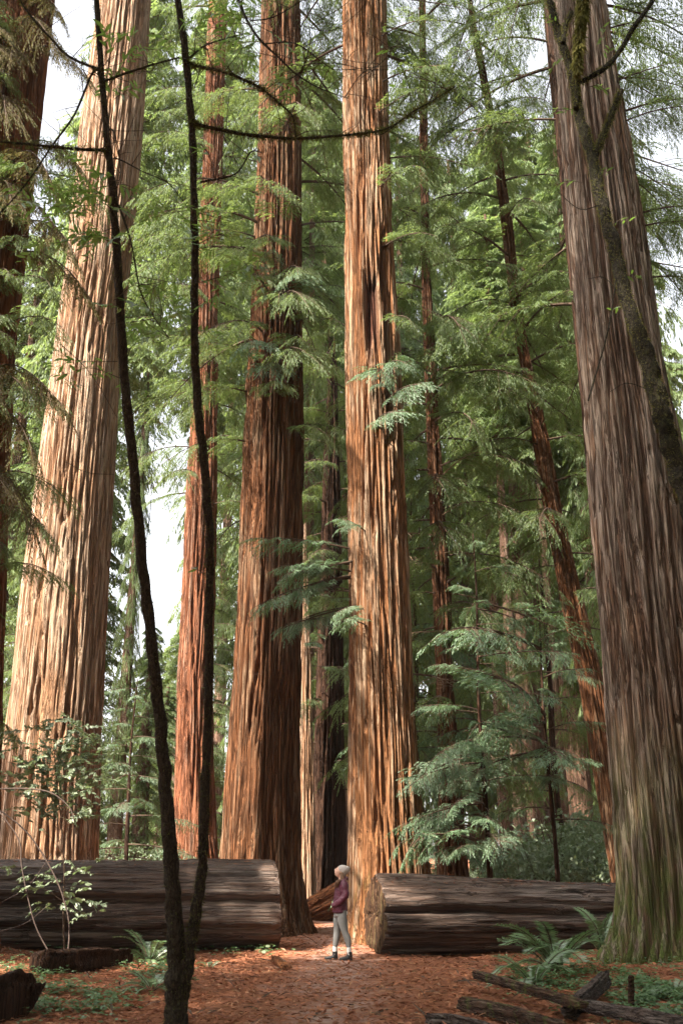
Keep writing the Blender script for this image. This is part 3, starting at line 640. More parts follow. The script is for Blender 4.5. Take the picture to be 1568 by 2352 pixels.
# ------------------------------------------------------------------ slim foreground trees
def fuzz(geo, path, rad, n, ln, rs, down=.5, mi=0):
    """moss threads on a stem"""
    path = np.asarray(path); tg, nn, bb = frames(path); i = rs.integers(0, len(path)-1, n); f = rs.random(n)[:, None]
    c = path[i]*(1-f)+path[i+1]*f; th = rs.random(n)*2*np.pi
    d = nn[i]*np.cos(th)[:, None]+bb[i]*np.sin(th)[:, None]
    r = np.broadcast_to(np.asarray(rad, float), (len(path),))[i][:, None]
    d2 = nrmz(d+np.array([0, 0, -down])+rs.normal(0, .4, (n, 3)))
    v, q = diamonds(c+d*r*.9, d2, nrmz(np.cross(d2, rs.normal(0, 1, (n, 3)))), ln*rs.uniform(.4, 1.4, n), ln*.22*np.ones(n))
    geo.add(v, q, None, mi)
def lance(seed, w=.27):
    rs = np.random.default_rng(seed); g = Geo()
    s = np.array([0, .18, .5, .8, 1.0]); ww = np.array([.02, .75, 1, .55, .0])*w/2
    mid = np.stack([s, 0*s, .05*np.sin(s*3)-.10*s*s+rs.uniform(-.1, .05)*s], 1)
    l = mid+np.stack([0*s, ww, ww*.35], 1); r = mid+np.stack([0*s, -ww, ww*.35], 1)
    v = np.vstack([l, mid, r]); k = np.arange(4)[:, None]
    g.add(v, np.vstack([k+np.array([[0, 1, 6, 5]]), k+np.array([[5, 6, 11, 10]])])); return g.mesh('leaf', [M_bay])
LEAF = [lance(i) for i in range(4)]
def oval(seed, mat):
    g = Geo(); s = np.array([0, .2, .55, .85, 1.0]); ww = np.array([.03, .8, 1, .6, .05])*.29
    mid = np.stack([s, 0*s, -.1*s*s], 1); l = mid+np.stack([0*s, ww, ww*.2], 1); r = mid+np.stack([0*s, -ww, ww*.2], 1)
    k = np.arange(4)[:, None]
    g.add(np.vstack([l, mid, r]), np.vstack([k+np.array([[0, 1, 6, 5]]), k+np.array([[5, 6, 11, 10]])])); return g.mesh('leaf', [mat])
OVAL = [oval(0, M_shrub)]
rsF = np.random.default_rng(77)
def leaf_obj(parent, base, p, d, ln, meshes):
    d = Vector(d).normalized(); q = d.to_track_quat('X', 'Z')
    e = (q.to_matrix() @ Matrix.Rotation(random.uniform(-.9, .9), 3, 'X')).to_euler()
    return link('leaf', random.choice(meshes), parent, Vector(p)-base, e, ln)
def leafy_twig(seed, mats, L=.5, n=13, ll=.12, lw=.5):
    rs = np.random.default_rng(seed); g = Geo(); t = np.linspace(0, 1, 7); w = rs.uniform(-.1, .1, 2)
    ax = np.stack([L*t, L*w[0]*np.sin(t*3), L*(.12*t-.2*t*t)], 1); tube(g, ax, .004*(1-.6*t), 4, 0, cap=False)
    for j in range(n):
        f = .15+.85*(j+.5)/n; p = np.array([np.interp(f, t, ax[:, k]) for k in range(3)]); a = (1 if j % 2 else -1)*rs.uniform(.5, 1.2); e = rs.uniform(-.6, .35)
        M3 = np.array(Matrix.Rotation(a, 3, 'Z') @ Matrix.Rotation(-e, 3, 'Y') @ Matrix.Rotation(rs.uniform(-.8, .8), 3, 'X'))
        s_ = np.array([0, .2, .55, .82, 1.0]); ww = np.array([.03, .8, 1, .55, .02])*lw/2; mid = np.stack([s_, 0*s_, -.12*s_*s_], 1)
        v = np.vstack([mid+np.stack([0*s_, ww, ww*.3], 1), mid, mid-np.stack([0*s_, ww, -ww*.3], 1)])*ll*rs.uniform(.7, 1.2)
        k = np.arange(4)[:, None]; g.add(v@M3.T+p, np.vstack([k+np.array([[0, 1, 6, 5]]), k+np.array([[5, 6, 11, 10]])]), None, 1)
    return g.mesh('leafy_twig', mats)
BAYT = [leafy_twig(i, [M_twig, M_bay], .55, 12, .14, .27) for i in range(5)]
SHRT = [leafy_twig(20+i, [M_twig, M_shrub], .5, 20, .085, .55) for i in range(5)]
def put_twig(root, base, p, meshes, sc, az=None):
    link('leafy_twig', random.choice(meshes), root, Vector(p)-base, (random.uniform(-.6, .6), random.uniform(-.5, .6), random.uniform(0, 2*PI) if az is None else az), sc*random.uniform(.75, 1.25))
def pathY(pts, Yf, jit=0.0):
    return [P(u, v, Yf(v)+jit) for u, v in pts]
def stem_obj(name, root, base, pts, r0, r1, mat, seg=12, moss=0, mossl=.05, rough=.25, per=7, seed=0, prof=None):
    p = catmull([tuple(x) for x in pts], per); rad = np.linspace(r0, r1, len(p)) if prof is None else np.interp(np.linspace(0, 1, len(p)), np.linspace(0, 1, len(prof)), prof)
    p = p+.25*rad[:, None]*np.stack([pn(np.arange(len(p))*.23, 0*rad, seed=seed+1), pn(np.arange(len(p))*.23, 0*rad+3, seed=seed+2), 0*rad], 1)
    g = Geo(); tube(g, p-np.array(base), rad, seg, 0, rough, seed=seed)
    o = link(name, g.mesh(name, [mat]), root)
    if moss:
        g = Geo(); fuzz(g, p-np.array(base), rad, moss, mossl, rsF); s = link('moss', g.mesh('moss', [M_moss], False), o)
        s['kind'] = 'stuff'
    return p
YF = lambda v: 9.6+2.4*v/2340
base1 = G(402, 2345)
F1 = thing('bay_tree', base1, 'slim dark two-stemmed tree in the left foreground with leafy twigs', 'tree')
pl = pathY([(405, 2390), (404, 2300), (405, 2200), (397, 2050), (387, 1900), (376, 1750), (362, 1600), (345, 1450), (322, 1240), (306, 1060), (287, 880), (272, 640), (261, 460), (245, 300), (229, 110), (220, -60)], YF)
stem_obj('stem', F1, base1, pl, 0, 0, M_stem, 16, 2600, .035, .22, 12, 3, prof=[.14, .122, .098, .086, .078, .071, .067, .063, .06, .058, .055, .05, .046, .04, .036, .033])
pr = pathY([(408, 2330), (424, 2250), (436, 2168), (452, 2090), (466, 1968), (471, 1818), (478, 1618), (481, 1384), (481, 1234), (471, 1084), (455, 934), (447, 784), (448, 640), (446, 470), (440, 280), (424, 110), (400, -60)], YF)
stem_obj('stem', F1, base1, pr, 0, 0, M_stem, 14, 3000, .04, .25, 12, 5, prof=[.09, .08, .068, .06, .055, .051, .048, .047, .048, .05, .05, .047, .045, .043, .043, .043, .04])
BRN = [ # photo path, start radius, end radius, depth offset, moss
    ([(240, 345), (170, 342), (100, 335), (0, 325), (-60, 318)], .03, .02, -.1, 500), ([(222, 158), (160, 130), (110, 80), (60, 22), (40, -20)], .028, .02, .1, 200),
    ([(214, 165), (172, 262), (122, 332), (62, 420), (0, 490), (-20, 510)], .02, .012, .3, 100), ([(240, 186), (300, 165), (345, 150), (412, 132)], .022, .018, 0, 150),
    ([(260, 300), (272, 345), (277, 390), (272, 425)], .014, .008, -.2, 0), ([(274, 366), (330, 395), (362, 408), (392, 425), (440, 490), (452, 520)], .012, .005, -.3, 0),
    ([(272, 470), (302, 560), (322, 665), (352, 725), (392, 782)], .02, .006, -.2, 60), ([(444, 150), (480, 157), (530, 170), (585, 195), (612, 212), (642, 238), (672, 268), (680, 316)], .03, .014, -.2, 900),
    ([(456, 286), (530, 303), (600, 313), (680, 318), (790, 311), (850, 304), (900, 290), (945, 258), (985, 236), (1045, 198)], .034, .010, .2, 1800), ([(426, 142), (468, 106), (520, 88), (560, 78)], .018, .008, .3, 60),
    ([(540, -20), (562, 35), (592, 85), (640, 132), (682, 172), (735, 203), (800, 226)], .026, .006, -.4, 60), ([(575, 48), (625, 40), (680, 10), (720, -20)], .012, .006, -.4, 0), ([(610, 100), (680, 100), (750, 150), (784, 160), (900, 150)], .010, .004, -.3, 0),
    ([(690, 170), (700, 150), (770, 145), (840, 160), (890, 160)], .008, .004, -.4, 0), ([(640, 190), (690, 165), (712, 100), (716, 60), (780, 20)], .010, .004, -.3, 0), ([(600, 350), (575, 350), (540, 400), (460, 418)], .010, .02, .3, 0),
    ([(790, 225), (830, 170), (880, 140), (930, 60), (950, -10)], .007, .003, -.4, 0), ([(700, 60), (760, 70), (820, 30), (850, -10)], .006, .003, -.4, 0), ([(905, 290), (870, 310), (850, 290), (840, 240), (800, 200)], .007, .003, .1, 0), ([(985, 236), (1000, 190), (985, 150), (940, 120), (880, 60)], .008, .003, .1, 0),
    ([(286, 880), (300, 800), (340, 780), (360, 740)], .008, .004, .1, 0), ([(330, 1260), (345, 1180), (350, 1080), (358, 960), (345, 900)], .007, .003, .1, 0), ([(140, 790), (210, 860), (270, 960)], .006, .004, -.2, 0), ([(150, 1060), (200, 1085), (262, 1090)], .005, .004, -.2, 0)]
STEMS = catmull([tuple(q) for q in pl], 10), catmull([tuple(q) for q in pr], 10)
for i, (pt, r0, r1, dy, ms) in enumerate(BRN):
    w3 = [P(u, v, YF(v)+dy*min(1, k/2)) for k, (u, v) in enumerate(pt)]
    near = min((q for st_ in STEMS for q in st_), key=lambda q: (Vector(q)-w3[0]).length)
    if .02 < (Vector(near)-w3[0]).length < .28: w3 = [Vector(near)]+w3
    stem_obj('branch', F1, base1, w3, r0*.8, r1*.6, M_stem, 7, int(ms*1.3), .05, .3, 6, 20+i)
    for k in range(len(w3)*2):            # fine side twigs
        if i > 16: break
        f = random.random()*(len(w3)-1.01); q = w3[int(f)].lerp(w3[int(f)+1], f % 1); d = Vector((random.uniform(-1, 1), random.uniform(-.6, .6), random.uniform(-.5, 1))).normalized()*random.uniform(.25, .7)
        stem_obj('twig', F1, base1, [q, q+d*.5+Vector((0, 0, random.uniform(-.06, .06))), q+d+Vector((random.uniform(-.12, .12), 0, random.uniform(-.12, .12)))], .006, .002, M_twig, 4, 0, per=4, seed=k)
LEAFY = [ # leafy twigs: start, end, leaves
    ((262, 480), (90, 430), 16), ((266, 520), (120, 560), 15), ((230, 470), (60, 470), 13), ((268, 560), (160, 540), 12), ((268, 430), (160, 480), 12), ((272, 560), (190, 570), 12), ((250, 420), (215, 395), 7),
    ((243, 150), (310, 85), 9), ((248, 200), (300, 110), 7), ((245, 160), (240, 60), 6), ((270, 215), (285, 215), 4), ((560, 78), (470, 60), 10), ((575, 60), (460, 30), 9), ((590, 90), (530, 120), 8), ((600, 70), (500, 100), 9), ((450, 70), (520, 20), 8), ((380, 90), (350, 80), 4),
    ((455, 560), (560, 540), 6), ((452, 490), (540, 480), 6), ((455, 650), (600, 580), 8), ((455, 520), (400, 480), 6), ((590, 340), (600, 360), 5), ((470, 370), (460, 350), 4), ((275, 420), (310, 440), 7), ((280, 480), (320, 430), 6), ((380, 390), (360, 300), 4), ((400, 410), (390, 470), 5),
    ((270, 830), (140, 825), 8), ((280, 870), (150, 860), 6), ((262, 690), (330, 680), 5), ((310, 650), (400, 680), 8), ((330, 700), (420, 640), 8), ((352, 725), (380, 660), 6), ((392, 782), (330, 770), 6), ((300, 900), (290, 870), 4), ((300, 960), (330, 900), 4), ((470, 1320), (452, 1310), 3), ((610, 205), (640, 180), 5), ((680, 470), (660, 480), 3), ((560, 600), (620, 690), 6), ((900, 150), (870, 100), 3), ((1000, 190), (900, 210), 3)]
for i, (a, b, n) in enumerate(LEAFY):
    dy = random.uniform(-.5, .3); va, vb = P(*a, YF(a[1])+dy*.3), P(*b, YF(b[1])+dy)
    mid = (va+vb)/2+Vector((random.uniform(-.1, .1), random.uniform(-.1, .1), random.uniform(-.02, .15)))
    p = stem_obj('twig', F1, base1, [va, mid, vb], .005, .0025, M_twig, 5, 0, per=8, seed=i)
    ax = Vector(p[-1]-p[0]).normalized()
    for j in range(n):
        f = .25+.75*(j+.5)/n; q = p[int(f*(len(p)-1))]
        sd_ = ax.cross(Vector((0, 0, 1)))*(1 if j % 2 else -1)
        d = ax*random.uniform(.3, 1)+sd_*random.uniform(.3, 1.1)+Vector((random.uniform(-.3, .3), random.uniform(-.5, .2), random.uniform(-.7, .25)))
        leaf_obj(F1, base1, q, d, random.uniform(.11, .18), LEAF)

for u0, u1, v0, v1_, n in ((80, 270, 400, 570, 26), (240, 310, 60, 230, 6), (440, 610, 10, 125, 14), (450, 620, 520, 700, 12), (290, 420, 640, 780, 12), (130, 260, 800, 900, 4), (0, 90, 380, 470, 6), (620, 720, 150, 200, 3), (330, 410, 380, 480, 4)):
    for i in range(n): u, v = random.uniform(u0, u1), random.uniform(v0, v1_); put_twig(F1, base1, P(u, v, YF(v)+random.uniform(-.6, .5)), BAYT, .8)

base2 = Vector((4.95, 9.2, gz(4.95, 9.2)))
F2 = thing('mossy_tree', base2, 'leaning moss-covered tree crossing in front of the huge grey redwood', 'tree')
Y2 = lambda v: 10.2-1.0*v/2300
p2 = [base2-Vector((0, 0, .2)), P(1790, 1900, 9.3), P(1700, 1550, 9.5), P(1625, 1300, 9.6)]+pathY([(1568, 1120), (1538, 1020), (1512, 920), (1478, 805), (1442, 700), (1412, 580), (1382, 470), (1358, 360), (1328, 255), (1312, 165), (1284, 85), (1262, 0), (1250, -60)], Y2)
stem_obj('stem', F2, base2, p2, 0, 0, M_mossy, 20, 9000, .035, .3, 12, 8, prof=[.14, .12, .105, .10, .098, .095, .096, .092, .074, .07, .066, .065, .058, .048, .046, .042, .038])
for i, (pt, r0, r1, ms) in enumerate([([(1318, 190), (1345, 182), (1375, 165), (1412, 132), (1452, 68), (1495, 5), (1510, -20)], .035, .028, 700), ([(1368, 352), (1380, 320), (1396, 285), (1410, 245), (1426, 208)], .04, .034, 900),
    ([(1292, 100), (1298, 60), (1312, 28)], .034, .026, 300), ([(1322, 250), (1324, 200), (1322, 148)], .034, .03, 500), ([(1500, 850), (1470, 770), (1500, 830)], .008, .005, 0), ([(1350, 920), (1395, 760), (1412, 650), (1420, 600)], .01, .005, 0), ([(1380, 470), (1330, 480), (1280, 440)], .006, .004, 0), ([(1440, 700), (1390, 640), (1350, 640)], .006, .003, 0), ([(1500, 900), (1440, 880), (1400, 900)], .005, .003, 0)]):
    stem_obj('branch', F2, base2, pathY(pt, Y2, -.05), r0, r1, M_mossy, 10, ms, .04, .3, 6, 60+i)
for i, (a, b, n) in enumerate([((1290, 60), (1230, 40), 7), ((1300, 130), (1260, 165), 7), ((1330, 260), (1290, 260), 5), ((1380, 120), (1385, 60), 8), ((1390, 160), (1400, 110), 6), ((1400, 10), (1440, 40), 8), ((1350, 200), (1395, 210), 6), ((1340, 420), (1265, 430), 7), ((1365, 400), (1400, 400), 5), ((1300, 250), (1190, 275), 6), ((1240, 290), (1195, 270), 5), ((1430, 640), (1470, 640), 4), ((1400, 520), (1450, 510), 4), ((1440, 710), (1400, 720), 3)]):
    va, vb = P(*a, Y2(a[1])), P(*b, Y2(b[1])+random.uniform(-.3, .3))
    p = stem_obj('twig', F2, base2, [va, (va+vb)/2+Vector((0, 0, .06)), vb], .005, .0025, M_twig, 5, 0, per=8, seed=i+90); ax = Vector(p[-1]-p[0]).normalized()
    for j in range(n):
        q = p[int((.2+.8*(j+.5)/n)*(len(p)-1))]; sd_ = ax.cross(Vector((0, 0, 1)))*(1 if j % 2 else -1)
        leaf_obj(F2, base2, q, ax*random.uniform(.3, 1)+sd_*random.uniform(.3, 1.1)+Vector((0, random.uniform(-.4, .2), random.uniform(-.6, .2))), random.uniform(.08, .12), LEAF)
# hanging moss beard
g = Geo(); pb = np.array([tuple(P(u, v, 9.9)) for u, v in [(1335, -40), (1336, 20), (1330, 70), (1326, 120), (1324, 165)]])-np.array(base2)
fuzz(g, catmull(pb, 8), np.linspace(.06, .015, 33), 1500, .12, rsF, 2.5); o = link('hanging_moss', g.mesh('hanging_moss', [M_moss], False), F2); o['kind'] = 'stuff'

# ------------------------------------------------------------------ shrub at left with arching canes
M_cane = plain('cane_bark', (0.085, 0.06, 0.05), .8)
base3 = G(150, 2215)
F3 = thing('shrub', base3, 'silvery-leaved shrub with arching bare canes in the left foreground', 'shrub')
Y3 = base3.y
def shr(pts, r0, r1, dy=0.0, seed=0, mat=M_cane):
    return stem_obj('stem', F3, base3, [P(u, v, Y3+dy) for u, v in pts], r0, r1, mat, 6, 0, per=8, seed=seed)
shr([(150, 2225), (146, 2100), (148, 1980), (140, 1880), (130, 1790), (125, 1720)], .018, .006, 0, 1, M_twig)
shr([(150, 2228), (160, 2140), (146, 2062), (112, 1985), (62, 1912), (0, 1862), (-40, 1850)], .014, .012, -.6, 2)
shr([(120, 2200), (80, 2120), (52, 2000), (44, 1930), (0, 1865)], .012, .010, -.9, 3)
shr([(172, 1888), (160, 1855), (120, 1822), (70, 1812), (0, 1812), (-40, 1815)], .010, .013, -1.0, 4)
shr([(0, 2075), (60, 2040), (100, 1990), (118, 1960)], .006, .004, -.5, 5)
shr([(0, 2140), (60, 2120), (110, 2080)], .006, .004, -.5, 6)
TW3 = []
for i in range(30):
    u, v = random.uniform(10, 270), random.uniform(1660, 1860)
    if u > 180: v = max(v, 1690+.35*(u-180))
    TW3.append(((random.uniform(120, 150), v+random.uniform(40, 110)), (u, v), 9, random.uniform(-.6, .6)))
for i in range(9): TW3.append(((145, random.uniform(2020, 2110)), (random.uniform(40, 250), random.uniform(1960, 2100)), 7, random.uniform(-.6, .1)))
for i, (a, b, n, dy) in enumerate(TW3):
    va, vb = P(*a, Y3), P(*b, Y3+dy); p = shr([a, ((a[0]+b[0])/2, (a[1]+b[1])/2-12), b], .004, .002, dy*.5, 30+i, M_twig); ax = Vector(p[-1]-p[0]).normalized()
    for j in range(n):
        q = p[int((.3+.7*(j+.5)/n)*(len(p)-1))]; sd_ = ax.cross(Vector((0, 0, 1)))*(1 if j % 2 else -1)
        leaf_obj(F3, base3, Vector(q)+Vector((random.uniform(-.04, .04), random.uniform(-.08, .08), random.uniform(-.04, .04))), ax*.6+sd_*random.uniform(.3, 1)+Vector((0, 0, random.uniform(-.4, .2))), random.uniform(.10, .17), OVAL)

for i in range(165):
    a = random.random()*6.28; q = random.random()**.5; u, v = 140+135*q*math.cos(a), 1765+115*q*math.sin(a)
    put_twig(F3, base3, P(u, v, Y3+random.uniform(-.8, .8)), SHRT, .9)
for i in range(22): put_twig(F3, base3, P(random.uniform(20, 250), random.uniform(1970, 2100), Y3+random.uniform(-.8, .2)), SHRT, .8)

# ------------------------------------------------------------------ ferns
def frond_mesh(seed, curve):
    rs = np.random.default_rng(seed); g = Geo(); n = 34; s = np.linspace(0, 1, n)
    ax = np.stack([s*(1-.12*curve*s), 0*s, .75*s*(1-s*.95*curve)], 1); tube(g, ax, .008*(1-.8*s)+.002, 4, 0, cap=False)
    tg = nrmz(np.gradient(ax, axis=0)); B, D, NN, LL, WW = [], [], [], [], []
    for i in range(4, n):
        l = .17*math.sin(math.pi*min(1, .18+.82*(1-s[i])))**.7*rs.uniform(.85, 1.1)
        for sg in (-1, 1):
            d = np.array([0, sg, 0])*.94+tg[i]*.32+np.array([0, 0, rs.uniform(-.25, .02)])
            B.append(ax[i]); D.append(d/np.linalg.norm(d)); up_ = np.cross(tg[i], [0, 1, 0]); NN.append(nrmz(-up_+rs.normal(0, .15, 3))); LL.append(l); WW.append(.036)
    v, q = diamonds(np.array(B), np.array(D), np.array(NN), np.array(LL), np.array(WW)); g.add(v, q, None, 1)
    return g.mesh('frond', [M_twig, M_fern], False)
FR = [frond_mesh(i, c) for i, c in enumerate((.75, .95, 1.1, 1.3))]
def fern(label, u, v, n, L, group=None, azr=(0, 2*PI), name='fern', lo=0.0):
    b = G(u, v); root = thing(name, b, label, 'fern', group)
    for i in range(n):
        az = azr[0]+(azr[1]-azr[0])*(i+random.uniform(.1, .9))/n
        link('frond', FR[i % 4], root, (.03*math.cos(az), .03*math.sin(az), 0), (random.uniform(-.25, .25), random.uniform(-.35, .25)+lo, az), L*random.uniform(.75, 1.2))
    return root
fern('large sword fern arching in front of the right log', 1275, 2238, 18, 1.12, lo=-.42)
fern('sword fern with low spreading fronds left of the large one', 1225, 2268, 12, .85, lo=-.1)
fern('tall thin fern standing beside the mossy foot of the grey redwood', 1385, 2200, 5, .95, lo=-.75)
fern('pale fern in front of the left log beside the two-stemmed tree', 345, 2215, 10, .85, lo=-.2)
fern('low fern growing left of the foot of the two-stemmed tree', 350, 2275, 11, .6)
fern('small fern at the right foot of the two-stemmed tree', 480, 2225, 6, .3)
fern('little fern in the clover at the right edge', 1550, 2290, 7, .5)

# ------------------------------------------------------------------ ground cover, litter, sprigs
def clover(name, label, regions, n, seed, size=.05):
    rs = np.random.default_rng(seed); B, D, NN, LL, WW = [], [], [], [], []
    k = 0
    while k < n:
        u0, u1, v0, v1_ = regions[rs.integers(len(regions))]
        u, v = (u0+u1)/2+(u1-u0)*rs.normal(0, .28), (v0+v1_)/2+(v1_-v0)*rs.normal(0, .28)
        p = G(u, v); k += 1
        if pn(np.array([p.x*1.3]), np.array([p.y*1.3]), seed=6)[0] < -.12: continue
        h = rs.uniform(.02, .13); a0 = rs.random()*6.28
        for j in range(3):
            a = a0+j*2.09; B.append((p.x, p.y, p.z+h)); D.append((math.cos(a), math.sin(a), rs.uniform(-.3, .15))); NN.append((rs.normal(0, .3), rs.normal(0, .3), 1)); LL.append(size*rs.uniform(.7, 1.3)); WW.append(size*.9)
    v, q = diamonds(np.array(B), nrmz(np.array(D)), nrmz(np.array(NN)), np.array(LL), np.array(WW))
    g = Geo(); g.add(v, q); o = link(name, g.mesh(name, [M_clover], False)); return tag(o, label, 'ground cover', None, 'stuff')
clover('clover_carpet', 'low green clover covering the bottom left bank', [(-40, 170, 2205, 2320), (60, 300, 2270, 2340), (280, 420, 2180, 2260)], 2600, 1)
clover('clover_carpet', 'low green clover covering the bank under the grey redwood', [(1320, 1600, 2210, 2340), (1180, 1420, 2200, 2300), (1420, 1620, 2260, 2352)], 4200, 2)
clover('clover_carpet', 'small green plants sprouting along the foot of the left log', [(450, 640, 2178, 2198), (120, 300, 2170, 2200)], 380, 3, .06)
for (u, v, n, lab) in ((938, 2190, 5, 'tiny green seedling at the foot of the right log'), (610, 2200, 4, 'tiny green seedling by the cut end of the left log')):
    b = G(u, v); r = thing('seedling', b, lab, 'plant')
    for j in range(n): 
        l = leaf_obj(r, b, b+Vector((0, 0, .03+.05*j)), (math.cos(j*2.4), math.sin(j*2.4), .3), .12, OVAL)
M_lit2 = leaf_mat('fallen_twigs', (0.48, 0.26, 0.14), (0.26, 0.13, 0.08), (0.2, 0.1, 0.05), .1, 0.02, .6)
def litter(n, mat, seed, name, label, l0, l1, w, ymax=32):
    rs = np.random.default_rng(seed); y = 8+(ymax-8)*rs.random(n)**1.3; x = rs.uniform(-.5, .5, n)*(y*.85+3); z = ground_z(x, y)
    a = rs.random(n)*6.28; d = nrmz(np.stack([np.cos(a), np.sin(a), rs.normal(.05, .22, n)], 1))
    v, q = diamonds(np.stack([x, y, z+rs.uniform(.004, .03, n)], 1), d, nrmz(np.stack([rs.normal(0, .4, n), rs.normal(0, .4, n), np.ones(n)], 1)), rs.uniform(l0, l1, n), w*rs.uniform(.6, 1.5, n))
    g = Geo(); g.add(v, q); tag(link(name, g.mesh(name, [mat], False)), label, 'litter', None, 'stuff')
litter(42000, M_lit, 5, 'needle_litter', 'reddish fallen redwood needles covering the ground', .05, .16, .03)
litter(9000, M_lit2, 6, 'needle_litter', 'paler broken twigs strewn over the ground', .08, .24, .018)
litter(1100, M_twig, 8, 'twig_litter', 'thin dark fallen sticks lying on the forest floor', .25, .7, .022, 28)
for u, v, L, lab in ((870, 2272, .5, 'green fallen sprig lying mid path below the woman'), (890, 2325, .75, 'largest green fallen sprig near the bottom edge of the path'), (965, 2232, .4, 'green fallen sprig on the path in front of the right log'), (560, 2320, .5, 'green fallen sprig on the litter right of the two-stemmed tree'), (500, 2212, .55, 'green fallen sprig by the foot of the left log'), (1165, 2222, .4, 'green fallen sprig on the path by the ferns')):
    b = G(u, v, .03); tag(link('fallen_sprig', BR_S[int(u) % 5], None, b, (0, .08, u), L/2.2), lab, 'sprig', 'green sprigs fallen on the path')

# ------------------------------------------------------------------ understory bushes behind the logs
def bush_mesh(seed, n=1700, H=2.0, R=1.1):
    rs = np.random.default_rng(seed); g = Geo()
    for i in range(7):
        a = rs.random()*6.28; t = np.linspace(0, 1, 6)[:, None]; e = np.array([math.cos(a)*R*.7, math.sin(a)*R*.7, H*rs.uniform(.7, 1)])
        tube(g, t*e*np.array([1, 1, 1])+np.array([0, 0, .1])*np.sin(t*3), .015*(1-.7*t[:, 0]), 4, 0, cap=False)
    cl = rs.normal(0, 1, (34, 3)); cl = nrmz(cl)*rs.random((34, 1))**.4; cl = cl*np.array([R, R, H*.46])+np.array([0, 0, H*.52])
    c = cl[rs.integers(34, size=n)]+rs.normal(0, .16, (n, 3)); c[:, 2] = np.abs(c[:, 2])
    v, q = diamonds(c, nrmz(rs.normal(0, 1, (n, 3))+np.array([0, 0, -.2])), nrmz(rs.normal(0, .6, (n, 3))+np.array([0, 0, 1])), rs.uniform(.07, .14, n), rs.uniform(.05, .08, n))
    g.add(v, q, None, 1); return g.mesh('foliage', [M_twig, M_shrub], False)
BUSH = [bush_mesh(i) for i in range(3)]
BL = [(1250, 31, 1.3), (1330, 33, 1.6), (1395, 31, 1.3), (1290, 36, 1.9), (1190, 34, 1.2), (1120, 36, 1.1), (1365, 38, 2.2), (1060, 38, 1.0), (960, 40, .9), (1230, 42, 1.6), (250, 33, 1.2), (360, 35, 1.1), (300, 40, 1.4), (440, 44, 1.2), (60, 36, 1.3), (-20, 31, 1.2), (150, 40, 1.4), (560, 44, 1.0), (1480, 34, 1.5), (1560, 32, 1.4)]
for i, (u, Y, s) in enumerate(BL):
    x = P(u, 1995, Y).x; side_ = 'left' if u < 784 else 'right'
    r = thing('understory_bush', (x, Y, gz(x, Y)), f'leafy green bush in the undergrowth behind the {side_} log', 'bush', f'undergrowth behind the {side_} log')
    link('foliage', BUSH[i % 3], r, (0, 0, 0), (0, 0, i*1.7), s)

# ------------------------------------------------------------------ the woman on the path
PX, PY = P(783, 2205, 20.2).x, 20.2
pb = Vector((PX, PY, gz(PX, PY)))
person = thing('person', pb, 'woman in maroon jacket, grey leggings and beige beanie standing on the path, looking up', 'person')
KP = .001027
def pp(x, z, y=0.0): return np.array([(x-720)*KP, y, (1958-z)*KP])
def loft(geo, secs, k=20, mi=0):
    """sections: (centre, axis-a vector, axis-b vector)"""
    th = np.linspace(0, 2*np.pi, k, endpoint=False); rows = []
    for c, a, b in secs: rows.append(np.asarray(c)+np.cos(th)[:, None]*np.asarray(a)+np.sin(th)[:, None]*np.asarray(b))
    v = np.vstack(rows+[[secs[0][0]], [secs[-1][0]]]); n = len(secs); j = np.arange(k); j2 = (j+1) % k
    geo.add(v, ring_faces(n, k), np.vstack([np.stack([j2, j, np.full(k, n*k)], 1), np.stack([n*k-k+j, n*k-k+j2, np.full(k, n*k+1)], 1)]), mi)
def limb(geo, pts, rads, per=5, k=14):
    p = catmull(pts, per); r = catmull(np.array(rads)[:, None], per)[:, 0]; tube(geo, p, r, k)
def remeshed(name, geo, mat, vox, parent, smooth=2, disp=None):
    me = geo.mesh(name+'_raw', [mat]); o = bpy.data.objects.new('tmp', me); COL.objects.link(o)
    md = o.modifiers.new('r', 'REMESH'); md.mode = 'VOXEL'; md.voxel_size = vox; md.use_smooth_shade = True
    if smooth: sm = o.modifiers.new('s', 'SMOOTH'); sm.factor = .5; sm.iterations = smooth
    dg = bpy.context.evaluated_depsgraph_get(); me2 = bpy.data.meshes.new_from_object(o.evaluated_get(dg)); me2.name = name
    bpy.data.objects.remove(o); me2.materials.clear(); me2.materials.append(mat)
    for pl_ in me2.polygons: pl_.use_smooth = True
    if disp is not None:
        n = len(me2.vertices); co = np.zeros(n*3); no = np.zeros(n*3); me2.vertices.foreach_get('co', co); me2.vertex_normals.foreach_get('vector', no)
        co = co.reshape(-1, 3); no = no.reshape(-1, 3); co = co+no*disp(co)[:, None]; me2.vertices.foreach_set('co', co.ravel()); me2.update()
    return link(name, me2, parent)
M_skin = plain('skin', (0.62, 0.36, 0.26), .55, .06, 30, .05, .4)
M_jacket = plain('jacket_cloth', (0.095, 0.015, 0.032), .42, .18, 40, .35, .45)
M_legg = plain('leggings_cloth', (0.19, 0.185, 0.18), .9, .12, 160, .3, .1)
M_hat = plain('beanie_knit', (0.50, 0.44, 0.40), .95, .15, 120, .6, .1)
M_sock = plain('sock_cloth', (0.62, 0.58, 0.55), .9, .08, 120, .3, .1)
M_boot = plain('boot_leather', (0.018, 0.017, 0.018), .32, .2, 30, .15, .5)
M_hair = plain('hair', (0.17, 0.085, 0.042), .6, .35, 60, .4, .4)
